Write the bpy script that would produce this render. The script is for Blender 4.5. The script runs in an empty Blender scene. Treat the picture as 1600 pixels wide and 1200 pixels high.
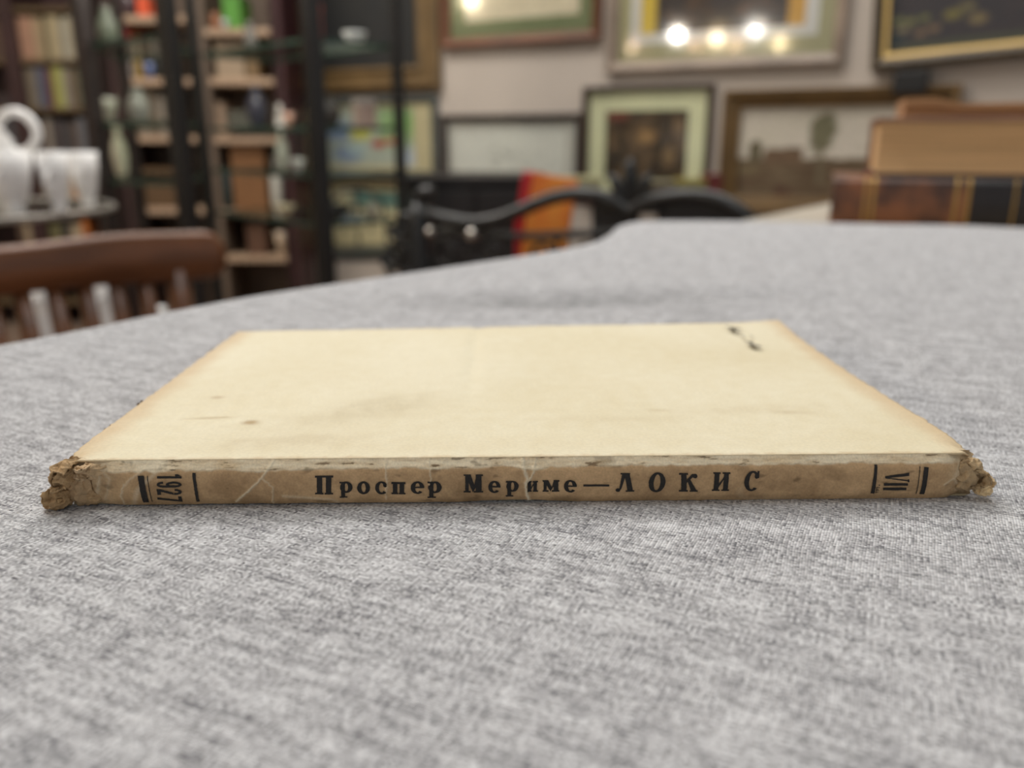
import bpy, bmesh, math, random
from mathutils import Vector, Matrix, noise

random.seed(7)
scene = bpy.context.scene
C = scene.collection

# ---------------------------------------------------------------- camera
F = 1300.0                      # focal length in pixels of the 1600x1200 frame
HOR = 217.0                     # row of the horizon
PITCH = math.atan((600 - HOR) / F)
CP, SP = math.cos(PITCH), math.sin(PITCH)
TZ = 0.75                       # height of the cloth surface
CAM = Vector((0, 0, TZ + 0.063))
cd = bpy.data.cameras.new('camera'); co = bpy.data.objects.new('camera', cd); C.objects.link(co)
co.location = CAM; co.rotation_euler = (math.pi / 2 - PITCH, 0, 0)
cd.sensor_width = 36; cd.lens = 36 * F / 1600; cd.clip_start = 0.01; cd.clip_end = 50
cd.dof.use_dof = True; cd.dof.focus_distance = 0.146; cd.dof.aperture_fstop = 11.8
scene.camera = co

# ---------------------------------------------------------------- world, lights, exposure
w = bpy.data.worlds.new('world'); scene.world = w; w.use_nodes = True
bg = w.node_tree.nodes['Background']; bg.inputs[0].default_value = (0.93, 0.98, 1.03, 1); bg.inputs[1].default_value = 0.40
scene.view_settings.view_transform = 'Standard'; scene.view_settings.look = 'None'
scene.view_settings.exposure = 0.0; scene.view_settings.gamma = 1.0; scene.view_settings.use_curve_mapping = False
def area(name, loc, sx, sy, power, col):
    l = bpy.data.lights.new(name, 'AREA'); l.shape = 'RECTANGLE'; l.size = sx; l.size_y = sy; l.energy = power; l.color = col
    o = bpy.data.objects.new(name, l); C.objects.link(o); o.location = loc
    return o
area('ceiling_light_table', (0.10, 0.42, 2.70), 1.1, 0.8, 9.5, (0.94, 0.985, 1.0))
area('ceiling_light_wall', (-0.1, 1.95, 2.70), 2.4, 0.7, 36, (1.0, 0.985, 0.95))
area('ceiling_light_shelves', (-1.35, 2.3, 2.70), 0.8, 0.8, 34, (1.0, 0.98, 0.93))

area('ceiling_light_porcelain', (-1.0, 1.25, 2.70), 0.4, 0.4, 12, (1.0, 0.98, 0.94))

# ---------------------------------------------------------------- helpers
def ray(px, py):
    x = (px - 800) / F; y = -(py - 600) / F
    return Vector((x, CP + y * SP, -SP + y * CP))
def at(px, py, Y):
    r = ray(px, py); return CAM + r * (Y / r.y)
def onz(px, py, z):
    r = ray(px, py); return CAM + r * ((z - CAM.z) / r.z)
def xat(px, Y):                 # x of a column at distance Y (row of the horizon)
    return (px - 800) / F * CP * Y
def zat(py, Y):
    return at(800, py, Y).z
def lin(c):
    return c / 12.92 if c <= 0.04045 else ((c + 0.055) / 1.055) ** 2.4
def rgb(r, g, b):
    return (lin(r / 255), lin(g / 255), lin(b / 255), 1)
def mixc(a, b, t):
    t = max(0, min(1, t)); return tuple(a[i] + (b[i] - a[i]) * t for i in range(3)) + (1,)
def sm(a, b, x):
    t = max(0, min(1, (x - a) / (b - a))) if a != b else float(x > a)
    return t * t * (3 - 2 * t)

def mat(name, col, rough=0.5, metal=0.0, var=0.0, vscale=20.0, bump=0.0, bscale=80.0, emit=None, estr=0.0, stretch=(1, 1, 1), col2=None, spec=0.5):
    m = bpy.data.materials.get(name)
    if m: return m
    m = bpy.data.materials.new(name); m.use_nodes = True
    nt = m.node_tree; b = nt.nodes['Principled BSDF']
    b.inputs['Roughness'].default_value = rough; b.inputs['Metallic'].default_value = metal
    b.inputs['Specular IOR Level'].default_value = spec
    b.inputs['Base Color'].default_value = col
    if var or bump:
        tc = nt.nodes.new('ShaderNodeTexCoord'); mp = nt.nodes.new('ShaderNodeMapping'); mp.inputs['Scale'].default_value = stretch
        nt.links.new(tc.outputs['Object'], mp.inputs[0])
    if var:
        n = nt.nodes.new('ShaderNodeTexNoise'); n.inputs['Scale'].default_value = vscale; n.inputs['Detail'].default_value = 4
        nt.links.new(mp.outputs[0], n.inputs['Vector'])
        r = nt.nodes.new('ShaderNodeValToRGB')
        a = col2 or tuple(c * (1 - var) for c in col[:3]) + (1,)
        r.color_ramp.elements[0].position = 0.35; r.color_ramp.elements[0].color = a
        r.color_ramp.elements[1].position = 0.65; r.color_ramp.elements[1].color = col
        nt.links.new(n.outputs[0], r.inputs[0]); nt.links.new(r.outputs[0], b.inputs['Base Color'])
    if bump:
        n2 = nt.nodes.new('ShaderNodeTexNoise'); n2.inputs['Scale'].default_value = bscale; n2.inputs['Detail'].default_value = 3
        nt.links.new(mp.outputs[0], n2.inputs['Vector'])
        bp = nt.nodes.new('ShaderNodeBump'); bp.inputs['Strength'].default_value = bump; bp.inputs['Distance'].default_value = 0.002
        nt.links.new(n2.outputs[0], bp.inputs['Height']); nt.links.new(bp.outputs[0], b.inputs['Normal'])
    if emit:
        b.inputs['Emission Color'].default_value = emit; b.inputs['Emission Strength'].default_value = estr
    return m

def attr_mat(name, rough=0.7, var=0.06, vscale=900.0, bump=0.0, bscale=1500.0, bdist=0.0001, spec=0.3):
    m = bpy.data.materials.new(name); m.use_nodes = True
    nt = m.node_tree; b = nt.nodes['Principled BSDF']; b.inputs['Roughness'].default_value = rough
    b.inputs['Specular IOR Level'].default_value = spec
    a = nt.nodes.new('ShaderNodeAttribute'); a.attribute_name = 'tint'
    tc = nt.nodes.new('ShaderNodeTexCoord')
    n = nt.nodes.new('ShaderNodeTexNoise'); n.inputs['Scale'].default_value = vscale; n.inputs['Detail'].default_value = 4
    nt.links.new(tc.outputs['Object'], n.inputs['Vector'])
    mr = nt.nodes.new('ShaderNodeMapRange'); mr.inputs['From Min'].default_value = 0.3; mr.inputs['From Max'].default_value = 0.7
    mr.inputs['To Min'].default_value = 1 - var; mr.inputs['To Max'].default_value = 1 + var
    nt.links.new(n.outputs[0], mr.inputs[0])
    vm = nt.nodes.new('ShaderNodeVectorMath'); vm.operation = 'SCALE'
    nt.links.new(a.outputs['Color'], vm.inputs[0]); nt.links.new(mr.outputs[0], vm.inputs['Scale'])
    nt.links.new(vm.outputs[0], b.inputs['Base Color'])
    if bump:
        n2 = nt.nodes.new('ShaderNodeTexNoise'); n2.inputs['Scale'].default_value = bscale; n2.inputs['Detail'].default_value = 5
        nt.links.new(tc.outputs['Object'], n2.inputs['Vector'])
        bp = nt.nodes.new('ShaderNodeBump'); bp.inputs['Strength'].default_value = bump; bp.inputs['Distance'].default_value = bdist
        nt.links.new(n2.outputs[0], bp.inputs['Height']); nt.links.new(bp.outputs[0], b.inputs['Normal'])
    return m

def glass_mat(name, tint=(1, 1, 1, 1), rough=0.07, power=1.0):
    m = bpy.data.materials.new(name); m.use_nodes = True
    nt = m.node_tree; nt.nodes.remove(nt.nodes['Principled BSDF'])
    out = nt.nodes['Material Output']
    t = nt.nodes.new('ShaderNodeBsdfTransparent'); t.inputs[0].default_value = tint
    g = nt.nodes.new('ShaderNodeBsdfGlossy'); g.inputs['Roughness'].default_value = rough
    fr = nt.nodes.new('ShaderNodeFresnel'); ge = nt.nodes.new('ShaderNodeNewGeometry'); im = nt.nodes.new('ShaderNodeMapRange')
    im.inputs['To Min'].default_value = 1.5; im.inputs['To Max'].default_value = 1 / 1.5
    nt.links.new(ge.outputs['Backfacing'], im.inputs[0]); nt.links.new(im.outputs[0], fr.inputs[0])
    mx = nt.nodes.new('ShaderNodeMixShader')
    nt.links.new(fr.outputs[0], mx.inputs[0]); nt.links.new(t.outputs[0], mx.inputs[1]); nt.links.new(g.outputs[0], mx.inputs[2])
    nt.links.new(mx.outputs[0], out.inputs['Surface'])
    return m

class MB:
    """collects shapes into one mesh"""
    def __init__(s): s.bm = bmesh.new()
    def box(s, x0, x1, y0, y1, z0, z1, M=None):
        c = [(x0, y0, z0), (x1, y0, z0), (x1, y1, z0), (x0, y1, z0), (x0, y0, z1), (x1, y0, z1), (x1, y1, z1), (x0, y1, z1)]
        v = [s.bm.verts.new(M @ Vector(p) if M else p) for p in c]
        for f in ((3, 2, 1, 0), (4, 5, 6, 7), (0, 1, 5, 4), (1, 2, 6, 5), (2, 3, 7, 6), (3, 0, 4, 7)):
            s.bm.faces.new([v[i] for i in f])
        return s
    def tube(s, pts, r, n=10, cap=True, flat=1.0):
        pts = [Vector(p) for p in pts]; rings = []
        rs = r if isinstance(r, (list, tuple)) else [r] * len(pts)
        up = None
        for i, p in enumerate(pts):
            d = (pts[min(i + 1, len(pts) - 1)] - pts[max(i - 1, 0)]).normalized()
            if up is None:
                up = Vector((0, 0, 1)) if abs(d.z) < 0.9 else Vector((1, 0, 0))
            a = d.cross(up).normalized(); b = a.cross(d).normalized(); up = b
            rings.append([s.bm.verts.new(p + (a * math.cos(t) * flat + b * math.sin(t)) * rs[i]) for t in [2 * math.pi * k / n for k in range(n)]])
        for q in range(len(rings) - 1):
            for k in range(n):
                s.bm.faces.new((rings[q][k], rings[q][(k + 1) % n], rings[q + 1][(k + 1) % n], rings[q + 1][k]))
        if cap:
            s.bm.faces.new(rings[0][::-1]); s.bm.faces.new(rings[-1])
        return s
    def lathe(s, prof, n=32, o=(0, 0, 0), sx=1, sy=1):
        rings = []
        for (r, z) in prof:
            rings.append([s.bm.verts.new((o[0] + max(r, 1e-5) * math.cos(2 * math.pi * k / n) * sx, o[1] + max(r, 1e-5) * math.sin(2 * math.pi * k / n) * sy, o[2] + z)) for k in range(n)])
        for q in range(len(rings) - 1):
            for k in range(n):
                s.bm.faces.new((rings[q][k], rings[q][(k + 1) % n], rings[q + 1][(k + 1) % n], rings[q + 1][k]))
        s.bm.faces.new(rings[0][::-1]); s.bm.faces.new(rings[-1])
        return s
    def prism(s, pts, z0, z1):
        a = [s.bm.verts.new((p[0], p[1], z0)) for p in pts]; b = [s.bm.verts.new((p[0], p[1], z1)) for p in pts]
        n = len(pts)
        s.bm.faces.new(a[::-1]); s.bm.faces.new(b)
        for k in range(n): s.bm.faces.new((a[k], a[(k + 1) % n], b[(k + 1) % n], b[k]))
        return s
    def grid(s, nu, nv, fn):
        v = [[s.bm.verts.new(fn(i / nu, j / nv)) for i in range(nu + 1)] for j in range(nv + 1)]
        for j in range(nv):
            for i in range(nu):
                s.bm.faces.new((v[j][i], v[j][i + 1], v[j + 1][i + 1], v[j + 1][i]))
        return s
    def build(s, name, m, parent=None, smooth=False, bevel=0.0, tint=None, loc=None, rotz=None, recalc=True):
        if recalc: bmesh.ops.recalc_face_normals(s.bm, faces=s.bm.faces[:])
        me = bpy.data.meshes.new(name); s.bm.to_mesh(me); s.bm.free()
        if m: me.materials.append(m)
        if smooth: me.polygons.foreach_set('use_smooth', [True] * len(me.polygons))
        o = bpy.data.objects.new(name, me); C.objects.link(o)
        if tint:
            ca = me.color_attributes.new('tint', 'FLOAT_COLOR', 'POINT')
            buf = []
            for v in me.vertices: buf.extend(tint(v.co))
            ca.data.foreach_set('color', buf)
        if parent is not None: o.parent = parent
        if loc is not None: o.location = loc
        if rotz is not None: o.rotation_euler.z = rotz
        if bevel:
            b = o.modifiers.new('bevel', 'BEVEL'); b.width = bevel; b.segments = 2; b.limit_method = 'ANGLE'
        return o

def tag(o, label, cat, group=None):
    o['label'] = label; o['category'] = cat
    if group: o['group'] = group
    return o
def thing(name, label, cat, loc=(0, 0, 0), rotz=0.0, group=None):
    o = bpy.data.objects.new(name, None); C.objects.link(o); o.empty_display_size = 0.05
    o.location = loc; o.rotation_euler = (0, 0, rotz)
    return tag(o, label, cat, group)
def struct(o):
    o['kind'] = 'structure'; return o
def fbm(x, y, z=0.0, sc=1.0, oct=3):
    v = 0; a = 1; t = 0
    for k in range(oct):
        v += a * noise.noise(Vector((x * sc, y * sc, z + 7.3 * k))); t += a; a *= 0.5; sc *= 2
    return v / t

# ---------------------------------------------------------------- shared materials
M = {}
M['black'] = mat('black_metal', rgb(24, 22, 21), 0.45, 0.0, var=0.3, vscale=8)
M['litpost'] = mat('dark_post_lit', rgb(44, 32, 29), 0.45, var=0.3, vscale=8)  # black post made browner: light on the left posts put into the colour
M['iron'] = mat('black_iron', rgb(30, 32, 34), 0.33, 0.0, bump=0.3, bscale=60)
M['chairwood'] = mat('chair_wood', rgb(122, 76, 46), 0.3, var=0.45, vscale=6, stretch=(1, 8, 8), bump=0.1, bscale=30)
M['maroon'] = mat('maroon_wood', rgb(62, 38, 38), 0.5, var=0.3, vscale=7)
M['oak'] = mat('pale_shelf_wood', rgb(178, 150, 124), 0.5, var=0.2, vscale=6, stretch=(1, 6, 6))
M['oakback'] = mat('shelf_back_panel', rgb(104, 88, 74), 0.7, var=0.2, vscale=3)
M['porcelain'] = mat('white_porcelain', rgb(240, 238, 236), 0.12)
M['pink'] = mat('pink_glaze', rgb(206, 120, 132), 0.2)
M['glass'] = glass_mat('shelf_glass', (0.90, 0.96, 0.93, 1), 0.05)
M['pane'] = glass_mat('picture_glass', (0.98, 0.99, 0.98, 1), 0.085)
M['edge'] = mat('green_glass_edge', rgb(46, 66, 56), 0.2)
M['paint'] = attr_mat('painted_picture', 0.6, 0.12, 60)
M['pages'] = mat('old_pages', rgb(186, 148, 106), 0.8, var=0.3, vscale=3, stretch=(3, 60, 260))

# ================================================================= ROOM
WD = Vector((0.875, -0.485, 0)).normalized()      # along the picture wall, to the right
WN = Vector((-WD.y, WD.x, 0)) * -1                # out of the wall, to the room
if WN.y > 0: WN = -WN
W0 = Vector((0, 3.1, 0))
WROT = math.atan2(WD.y, WD.x)
def onwall(px, py, off=0.0):
    r = ray(px, py); p0 = W0 + WN * off
    k = (p0 - CAM).dot(WN) / r.dot(WN); return CAM + r * k
def wall_sz(px, py):
    p = onwall(px, py); return (p - W0).dot(WD), p.z

fl = MB().box(-4.2, 3.2, -2.6, 5.6, -0.05, 0.0).build('floor', mat('floor_boards', rgb(146, 124, 108), 0.45, var=0.25, vscale=2.5, stretch=(1, 9, 1), bump=0.1, bscale=20)); struct(fl)
ce = MB().box(-4.2, 3.2, -2.6, 5.6, 2.8, 2.86).build('ceiling', mat('ceiling_paint', rgb(232, 226, 216), 0.8, var=0.04, vscale=3)); struct(ce)
wl = MB().box(-4.4, 3.2, 0, 0.1, 0, 2.8).build('wall_back', mat('wall_paint', rgb(196, 184, 172), 0.85, var=0.05, vscale=4, bump=0.15, bscale=150), loc=W0, rotz=WROT); struct(wl)
wl2 = MB().box(-4.0, -3.9, -2.0, 5.4, 0, 2.8).build('wall_left', mat('left_wall_paint', rgb(176, 164, 152), 0.85, var=0.05, vscale=4)); struct(wl2)

# ================================================================= TABLE + CLOTH
ctrl = [(-0.60, -0.36), (-0.36, -0.005), (-0.2625, 0.128), (-0.163, 0.257), (-0.108, 0.343), (-0.033, 0.424), (0.039, 0.511), (0.066, 0.570), (0.083, 0.628), (0.112, 0.660),
        (0.188, 0.671), (0.280, 0.650), (0.381, 0.626), (0.60, 0.465), (0.85, 0.27), (0.89, 0.17), (0.50, -0.42), (0.30, -0.62), (0.05, -0.60), (-0.50, -0.47)]
def catmull(cp, per=14):
    out = []; n = len(cp)
    for i in range(n):
        p0, p1, p2, p3 = [Vector(cp[(i + k) % n]) for k in (-1, 0, 1, 2)]
        for k in range(per):
            t = k / per
            out.append(0.5 * ((2 * p1) + (p2 - p0) * t + (2 * p0 - 5 * p1 + 4 * p2 - p3) * t * t + (3 * p1 - 3 * p2 + p3 - p0) * t ** 3))
    return out
outline = catmull(ctrl)
cen = Vector((0.14, 0.12))
def cloth_z(x, y):
    # gentle lie of the fabric; flat where the book lies, a soft fold beyond it
    d = sm(0.30, 0.36, y) if y > 0.2 else 0
    z = 0.0008 * noise.noise(Vector((x * 9, y * 9, 1.0))) * sm(0.262, 0.34, y)
    u = (x - 0.045) / 0.10; vv = (y - 0.335 - 0.1 * (x - 0.04)) / 0.016
    z += -0.0016 * math.exp(-vv * vv) * math.exp(-u * u) + 0.0016 * math.exp(-((vv - 1.6) ** 2)) * math.exp(-u * u)
    # the cloth is pushed up a little at the table's far corner
    z += 0.0022 * math.exp(-(((x - 0.10) / 0.05) ** 2 + ((y - 0.63) / 0.05) ** 2))
    return z
def cloth_material():
    m = bpy.data.materials.new('grey_melange_cloth'); m.use_nodes = True
    nt = m.node_tree; N = nt.nodes; L = nt.links; b = N['Principled BSDF']
    b.inputs['Roughness'].default_value = 0.9; b.inputs['Specular IOR Level'].default_value = 0.15
    b.inputs['Sheen Weight'].default_value = 0.1
    tc = N.new('ShaderNodeTexCoord'); mp = N.new('ShaderNodeMapping'); mp.vector_type = 'POINT'
    mp.inputs['Rotation'].default_value = (0, 0, math.radians(24)); s = 1 / 0.00044; mp.inputs['Scale'].default_value = (s, s, s)
    L.new(tc.outputs['Object'], mp.inputs[0])
    # a slight wander so that no yarn is ruler straight
    wn = N.new('ShaderNodeTexNoise'); wn.inputs['Scale'].default_value = 0.03; wn.inputs['Detail'].default_value = 2
    L.new(mp.outputs[0], wn.inputs['Vector'])
    wo = N.new('ShaderNodeVectorMath'); wo.operation = 'SCALE'; wo.inputs['Scale'].default_value = 3.0
    L.new(wn.outputs['Color'], wo.inputs[0])
    ad = N.new('ShaderNodeVectorMath'); ad.operation = 'ADD'; L.new(mp.outputs[0], ad.inputs[0]); L.new(wo.outputs[0], ad.inputs[1])
    sp = N.new('ShaderNodeSeparateXYZ'); L.new(ad.outputs[0], sp.inputs[0])
    def mth(op, a, c=None):
        n = N.new('ShaderNodeMath'); n.operation = op
        for i, q in enumerate((a, c)):
            if q is None: continue
            if isinstance(q, (int, float)): n.inputs[i].default_value = q
            else: L.new(q, n.inputs[i])
        return n.outputs[0]
    U, V = sp.outputs[0], sp.outputs[1]
    fu, fv = mth('FLOOR', U), mth('FLOOR', V)
    par = mth('MODULO', mth('ADD', mth('ADD', fu, fv), 200000), 2)
    def nz(x, y, z, sc, det=2):
        c = N.new('ShaderNodeCombineXYZ'); L.new(x, c.inputs[0]); L.new(y, c.inputs[1]); c.inputs[2].default_value = z
        n = N.new('ShaderNodeTexNoise'); n.inputs['Scale'].default_value = sc; n.inputs['Detail'].default_value = det
        L.new(c.outputs[0], n.inputs['Vector']); return n.outputs[0]
    weft = nz(mth('MULTIPLY', U, 0.10), mth('MULTIPLY', fv, 0.83), 1.0, 1.0, 3)
    warp = nz(mth('MULTIPLY', fu, 0.83), mth('MULTIPLY', V, 0.16), 9.0, 1.0, 3)
    slub = nz(mth('MULTIPLY', U, 0.025), mth('MULTIPLY', V, 0.20), 4.0, 1.0, 4)
    slub2 = nz(mth('MULTIPLY', U, 0.11), mth('MULTIPLY', V, 0.03), 14.0, 1.0, 3)
    cell = nz(mth('MULTIPLY', fu, 0.71), mth('MULTIPLY', fv, 0.71), 3.0, 1.0, 0)
    mixn = N.new('ShaderNodeMix'); L.new(par, mixn.inputs[0]); L.new(weft, mixn.inputs[2]); L.new(warp, mixn.inputs[3])
    val = mth('ADD', mth('MULTIPLY', mixn.outputs[0], 0.56), mth('ADD', mth('MULTIPLY', slub, 0.27), mth('ADD', mth('MULTIPLY', cell, 0.28), mth('MULTIPLY', slub2, 0.16))))
    rp = N.new('ShaderNodeValToRGB'); e = rp.color_ramp.elements
    e[0].position = 0.50; e[0].color = rgb(124, 124, 129)
    e[1].position = 0.74; e[1].color = rgb(238, 239, 242)
    k = rp.color_ramp.elements.new(0.585); k.color = rgb(178, 178, 182)
    k = rp.color_ramp.elements.new(0.655); k.color = rgb(209, 209, 212)
    L.new(val, rp.inputs[0])
    cw = N.new('ShaderNodeCombineXYZ'); L.new(fu, cw.inputs[0]); L.new(fv, cw.inputs[1])
    wt = N.new('ShaderNodeTexWhiteNoise'); wt.noise_dimensions = '3D'; L.new(cw.outputs[0], wt.inputs['Vector'])
    dk = N.new('ShaderNodeMapRange'); dk.inputs['From Min'].default_value = 0.0; dk.inputs['From Max'].default_value = 0.22; dk.inputs['To Min'].default_value = 0.58; dk.inputs['To Max'].default_value = 1.0
    L.new(wt.outputs['Value'], dk.inputs[0])
    vm = N.new('ShaderNodeVectorMath'); vm.operation = 'SCALE'; L.new(rp.outputs[0], vm.inputs[0]); L.new(dk.outputs[0], vm.inputs['Scale'])
    # a soft darker band in the fabric colour beyond the book
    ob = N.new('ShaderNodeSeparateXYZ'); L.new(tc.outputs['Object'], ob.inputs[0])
    def dark_band(cx, cy, rx, ry, sl):
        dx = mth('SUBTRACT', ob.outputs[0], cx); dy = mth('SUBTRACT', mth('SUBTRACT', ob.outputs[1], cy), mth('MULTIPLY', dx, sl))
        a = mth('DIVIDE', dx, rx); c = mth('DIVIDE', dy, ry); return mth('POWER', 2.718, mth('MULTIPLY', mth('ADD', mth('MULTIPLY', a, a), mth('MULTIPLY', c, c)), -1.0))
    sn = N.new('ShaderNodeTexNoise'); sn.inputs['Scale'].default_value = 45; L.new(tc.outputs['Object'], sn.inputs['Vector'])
    sg = mth('MULTIPLY', mth('ADD', dark_band(0.020, 0.334, 0.062, 0.015, 0.10), mth('MULTIPLY', dark_band(0.068, 0.300, 0.012, 0.020, 0.8), 0.5)), mth('MULTIPLY', sn.outputs[0], 0.62))
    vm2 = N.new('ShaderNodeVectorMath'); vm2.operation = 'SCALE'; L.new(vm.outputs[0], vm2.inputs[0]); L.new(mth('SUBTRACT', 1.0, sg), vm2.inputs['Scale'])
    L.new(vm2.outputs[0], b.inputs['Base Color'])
    hu = mth('SINE', mth('MULTIPLY', mth('FRACT', U), math.pi)); hv = mth('SINE', mth('MULTIPLY', mth('FRACT', V), math.pi))
    h = mth('POWER', mth('MAXIMUM', mth('MULTIPLY', hu, hv), 0.0), 0.6)
    bp = N.new('ShaderNodeBump'); bp.inputs['Strength'].default_value = 0.9; bp.inputs['Distance'].default_value = 0.00016
    L.new(h, bp.inputs['Height']); L.new(bp.outputs[0], b.inputs['Normal'])
    return m
def build_cloth():
    mb = MB(); bm = mb.bm; n = len(outline); R = 110
    # top, from the middle out to the edge
    cv = bm.verts.new((cen.x, cen.y, TZ + cloth_z(cen.x, cen.y)))
    rings = []
    for k in range(1, R + 1):
        t = k / R
        rings.append([bm.verts.new((cen.x + (p.x - cen.x) * t, cen.y + (p.y - cen.y) * t, TZ + cloth_z(cen.x + (p.x - cen.x) * t, cen.y + (p.y - cen.y) * t))) for p in outline])
    nrm = []
    for i in range(n):
        d = (outline[(i + 1) % n] - outline[i - 1]).normalized(); nrm.append(Vector((-d.y, d.x)))
    sgn = 1 if sum((outline[i] - cen).dot(nrm[i]) for i in range(n)) > 0 else -1
    for (o, z) in ((0.0012, -0.0004), (0.0026, -0.0018), (0.0034, -0.004), (0.004, -0.02), (0.005, -0.06), (0.007, -0.12), (0.009, -0.18), (0.010, -0.24)):
        amp = max(0, -z - 0.03) * 0.09
        ring = []
        for i, p in enumerate(outline):
            q = p + nrm[i] * sgn * (o + amp * (0.6 + 0.4 * math.sin(i * 0.33)) * (1 + math.sin(i * 0.9 + 1.3 * math.sin(i * 0.11))))
            ring.append(bm.verts.new((q.x, q.y, TZ + z + cloth_z(p.x, p.y) * (1 if z > -0.01 else 0))))
        rings.append(ring)
    for i in range(n): bm.faces.new((cv, rings[0][i], rings[0][(i + 1) % n]))
    for q in range(len(rings) - 1):
        for i in range(n): bm.faces.new((rings[q][i], rings[q + 1][i], rings[q + 1][(i + 1) % n], rings[q][(i + 1) % n]))
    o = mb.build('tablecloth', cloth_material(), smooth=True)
    tag(o, 'light grey melange woven tablecloth spread under the cream paperback', 'tablecloth')
build_cloth()
tb = thing('dining_table', 'wooden dining table hidden beneath the grey tablecloth', 'table', (cen.x, cen.y, 0))
twood = mat('table_wood', rgb(110, 76, 50), 0.5, var=0.3, vscale=5, stretch=(1, 8, 1))
MB().prism([(p.x - cen.x + (cen.x - p.x) * 0.004, p.y - cen.y + (cen.y - p.y) * 0.004) for p in outline], TZ - 0.036, TZ - 0.006).build('tabletop', twood, tb)
for (x, y) in ((-0.40, -0.25), (0.10, 0.42), (0.52, 0.15), (0.10, -0.42)):
    MB().lathe([(0.022, 0), (0.026, 0.1), (0.032, 0.5), (0.034, TZ - 0.036)], 16, (x, y, 0)).build('leg', twood, tb, smooth=True)

# ================================================================= THE PAPERBACK
T = 0.0086
ZT = TZ + T
fl_, fr_, bl_, br_ = onz(95, 720, ZT), onz(1530, 708, ZT), onz(372, 518, ZT), onz(1217, 503, ZT)
EX = (fr_ - fl_); SLEN = EX.length; EX.normalize()
EN = Vector((EX.y, -EX.x, 0))                     # towards the camera
SO = Vector((fl_.x, fl_.y, 0))
book = thing('paperback_book', 'worn cream paperback with torn brown lettered spine lying on the grey tablecloth', 'book', Vector(((fl_.x + br_.x) / 2, (fl_.y + br_.y) / 2, TZ)))
BL0 = book.location.copy()
def L2(p): return Vector(p) - BL0

def spine_uv(px, py):                             # photograph point -> (s, z) on the spine's plane
    r = ray(px, py); k = (SO - CAM).dot(EN) / r.dot(EN); p = CAM + r * k
    return (p - SO).dot(EX), p.z - TZ
crack_s, _z = spine_uv(822, 745)
def seg_d(s, z, a, b):
    ax, ay = a; bx, by = b; dx, dy = bx - ax, by - ay
    t = max(0, min(1, ((s - ax) * dx + (z - ay) * dy) / (dx * dx + dy * dy + 1e-12)))
    return math.hypot(s - ax - dx * t, z - ay - dy * t)
CRE = []                                          # creases in the paper: polyline, width, strength
for pts, wd, st in (([(818, 703), (817, 725), (823, 742), (820, 756), (826, 778)], 0.00028, 1.0), ([(838, 712), (832, 735), (822, 752)], 0.00022, 0.8),
                    ([(428, 720), (412, 742), (402, 752), (372, 780)], 0.00022, 0.7), ([(603, 722), (606, 748), (604, 776)], 0.00014, 0.55), ([(671, 716), (674, 745), (672, 752)], 0.00014, 0.6),
                    ([(412, 742), (430, 756), (428, 788)], 0.00016, 0.45), ([(199, 752), (194, 770), (198, 788)], 0.0002, 0.5), ([(230, 730), (208, 744), (198, 756)], 0.0002, 0.35),
                    ([(1470, 752), (1492, 740), (1500, 712)], 0.00025, 0.5), ([(445, 770), (520, 776), (530, 783)], 0.0003, 0.35), ([(1500, 716), (1486, 745), (1506, 770)], 0.0003, 0.6),
                    ([(140, 722), (160, 742), (150, 790)], 0.0003, 0.6), ([(160, 730), (176, 744), (168, 776)], 0.0003, 0.4)):
    CRE.append(([spine_uv(*p) for p in pts], wd, st))
def crease(s, z):
    best = 0
    for pts, wd, st in CRE:
        lo = min(p[0] for p in pts) - 0.002; hi = max(p[0] for p in pts) + 0.002
        if s < lo or s > hi: continue
        jit = 0.00025 * noise.noise(Vector((s * 1500, z * 1500, 2)))
        for a, b in zip(pts, pts[1:]):
            d = seg_d(s + jit, z, a, b)
            best = max(best, st * math.exp(-(d / wd) ** 2))
    return best
def spine_bottom(s):
    return 0.00008 + 0.0006 * math.exp(-((s - crack_s + 0.002) / 0.006) ** 2) + 0.0002 * abs(noise.noise(Vector((s * 220, 0, 4)))) + 0.0002 * sm(0.10, 0.05, s)
def endness(s):
    return max(sm(0.0135, 0.001, s), sm(SLEN - 0.0085, SLEN - 0.001, s))
def spine_off(s, z):                              # how far the paper stands out of the spine's plane
    v = z / T
    o = 0.0007 * (1 - abs(2 * v - 1) ** 2.4) + 0.00075 * sm(1.0, 0.74, v) - 0.0004 * sm(0.2, 0.0, v)
    e = endness(s)
    o += 0.00022 * fbm(s * 90, z * 260, 1.0, 1.0, 3) + 0.00006 * fbm(s, z, 3.0, 1900, 2)
    o += e * 0.0011 * fbm(s, z, 5.0, 420, 3) - e * e * 0.0016
    o += 0.00030 * crease(s, z) + 0.00010 * (1 - 2.2 * abs(noise.noise(Vector((s * 130, z * 200, 5.5)))))
    fr = fray(s)
    if z > fr: o += 0.00022 * fbm(s * 0.25, z * 1.5, 8.0, 1300, 3) + 0.0001
    return o
_fr = {}
def fray(s):
    k = round(s * 40000)
    if k not in _fr:
        _fr[k] = T * (0.845 + 0.055 * noise.noise(Vector((s * 160, 3, 0))) + 0.03 * noise.noise(Vector((s * 700, 9, 0))) - 0.03 * sm(0.09, 0.03, s) - 0.07 * math.exp(-((s - crack_s - 0.0015) / 0.003) ** 2))
    return _fr[k]
def spine_pt(s, z, off=0.0):
    zz = z
    return SO + EX * s + EN * (spine_off(s, z) + off) + Vector((0, 0, TZ + zz)) - BL0
NU, NV = 1250, 64
cB, cD, cP, cW = rgb(212, 178, 136), rgb(168, 138, 102), rgb(232, 216, 184), rgb(236, 224, 196)
spine_tints = []
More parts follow.
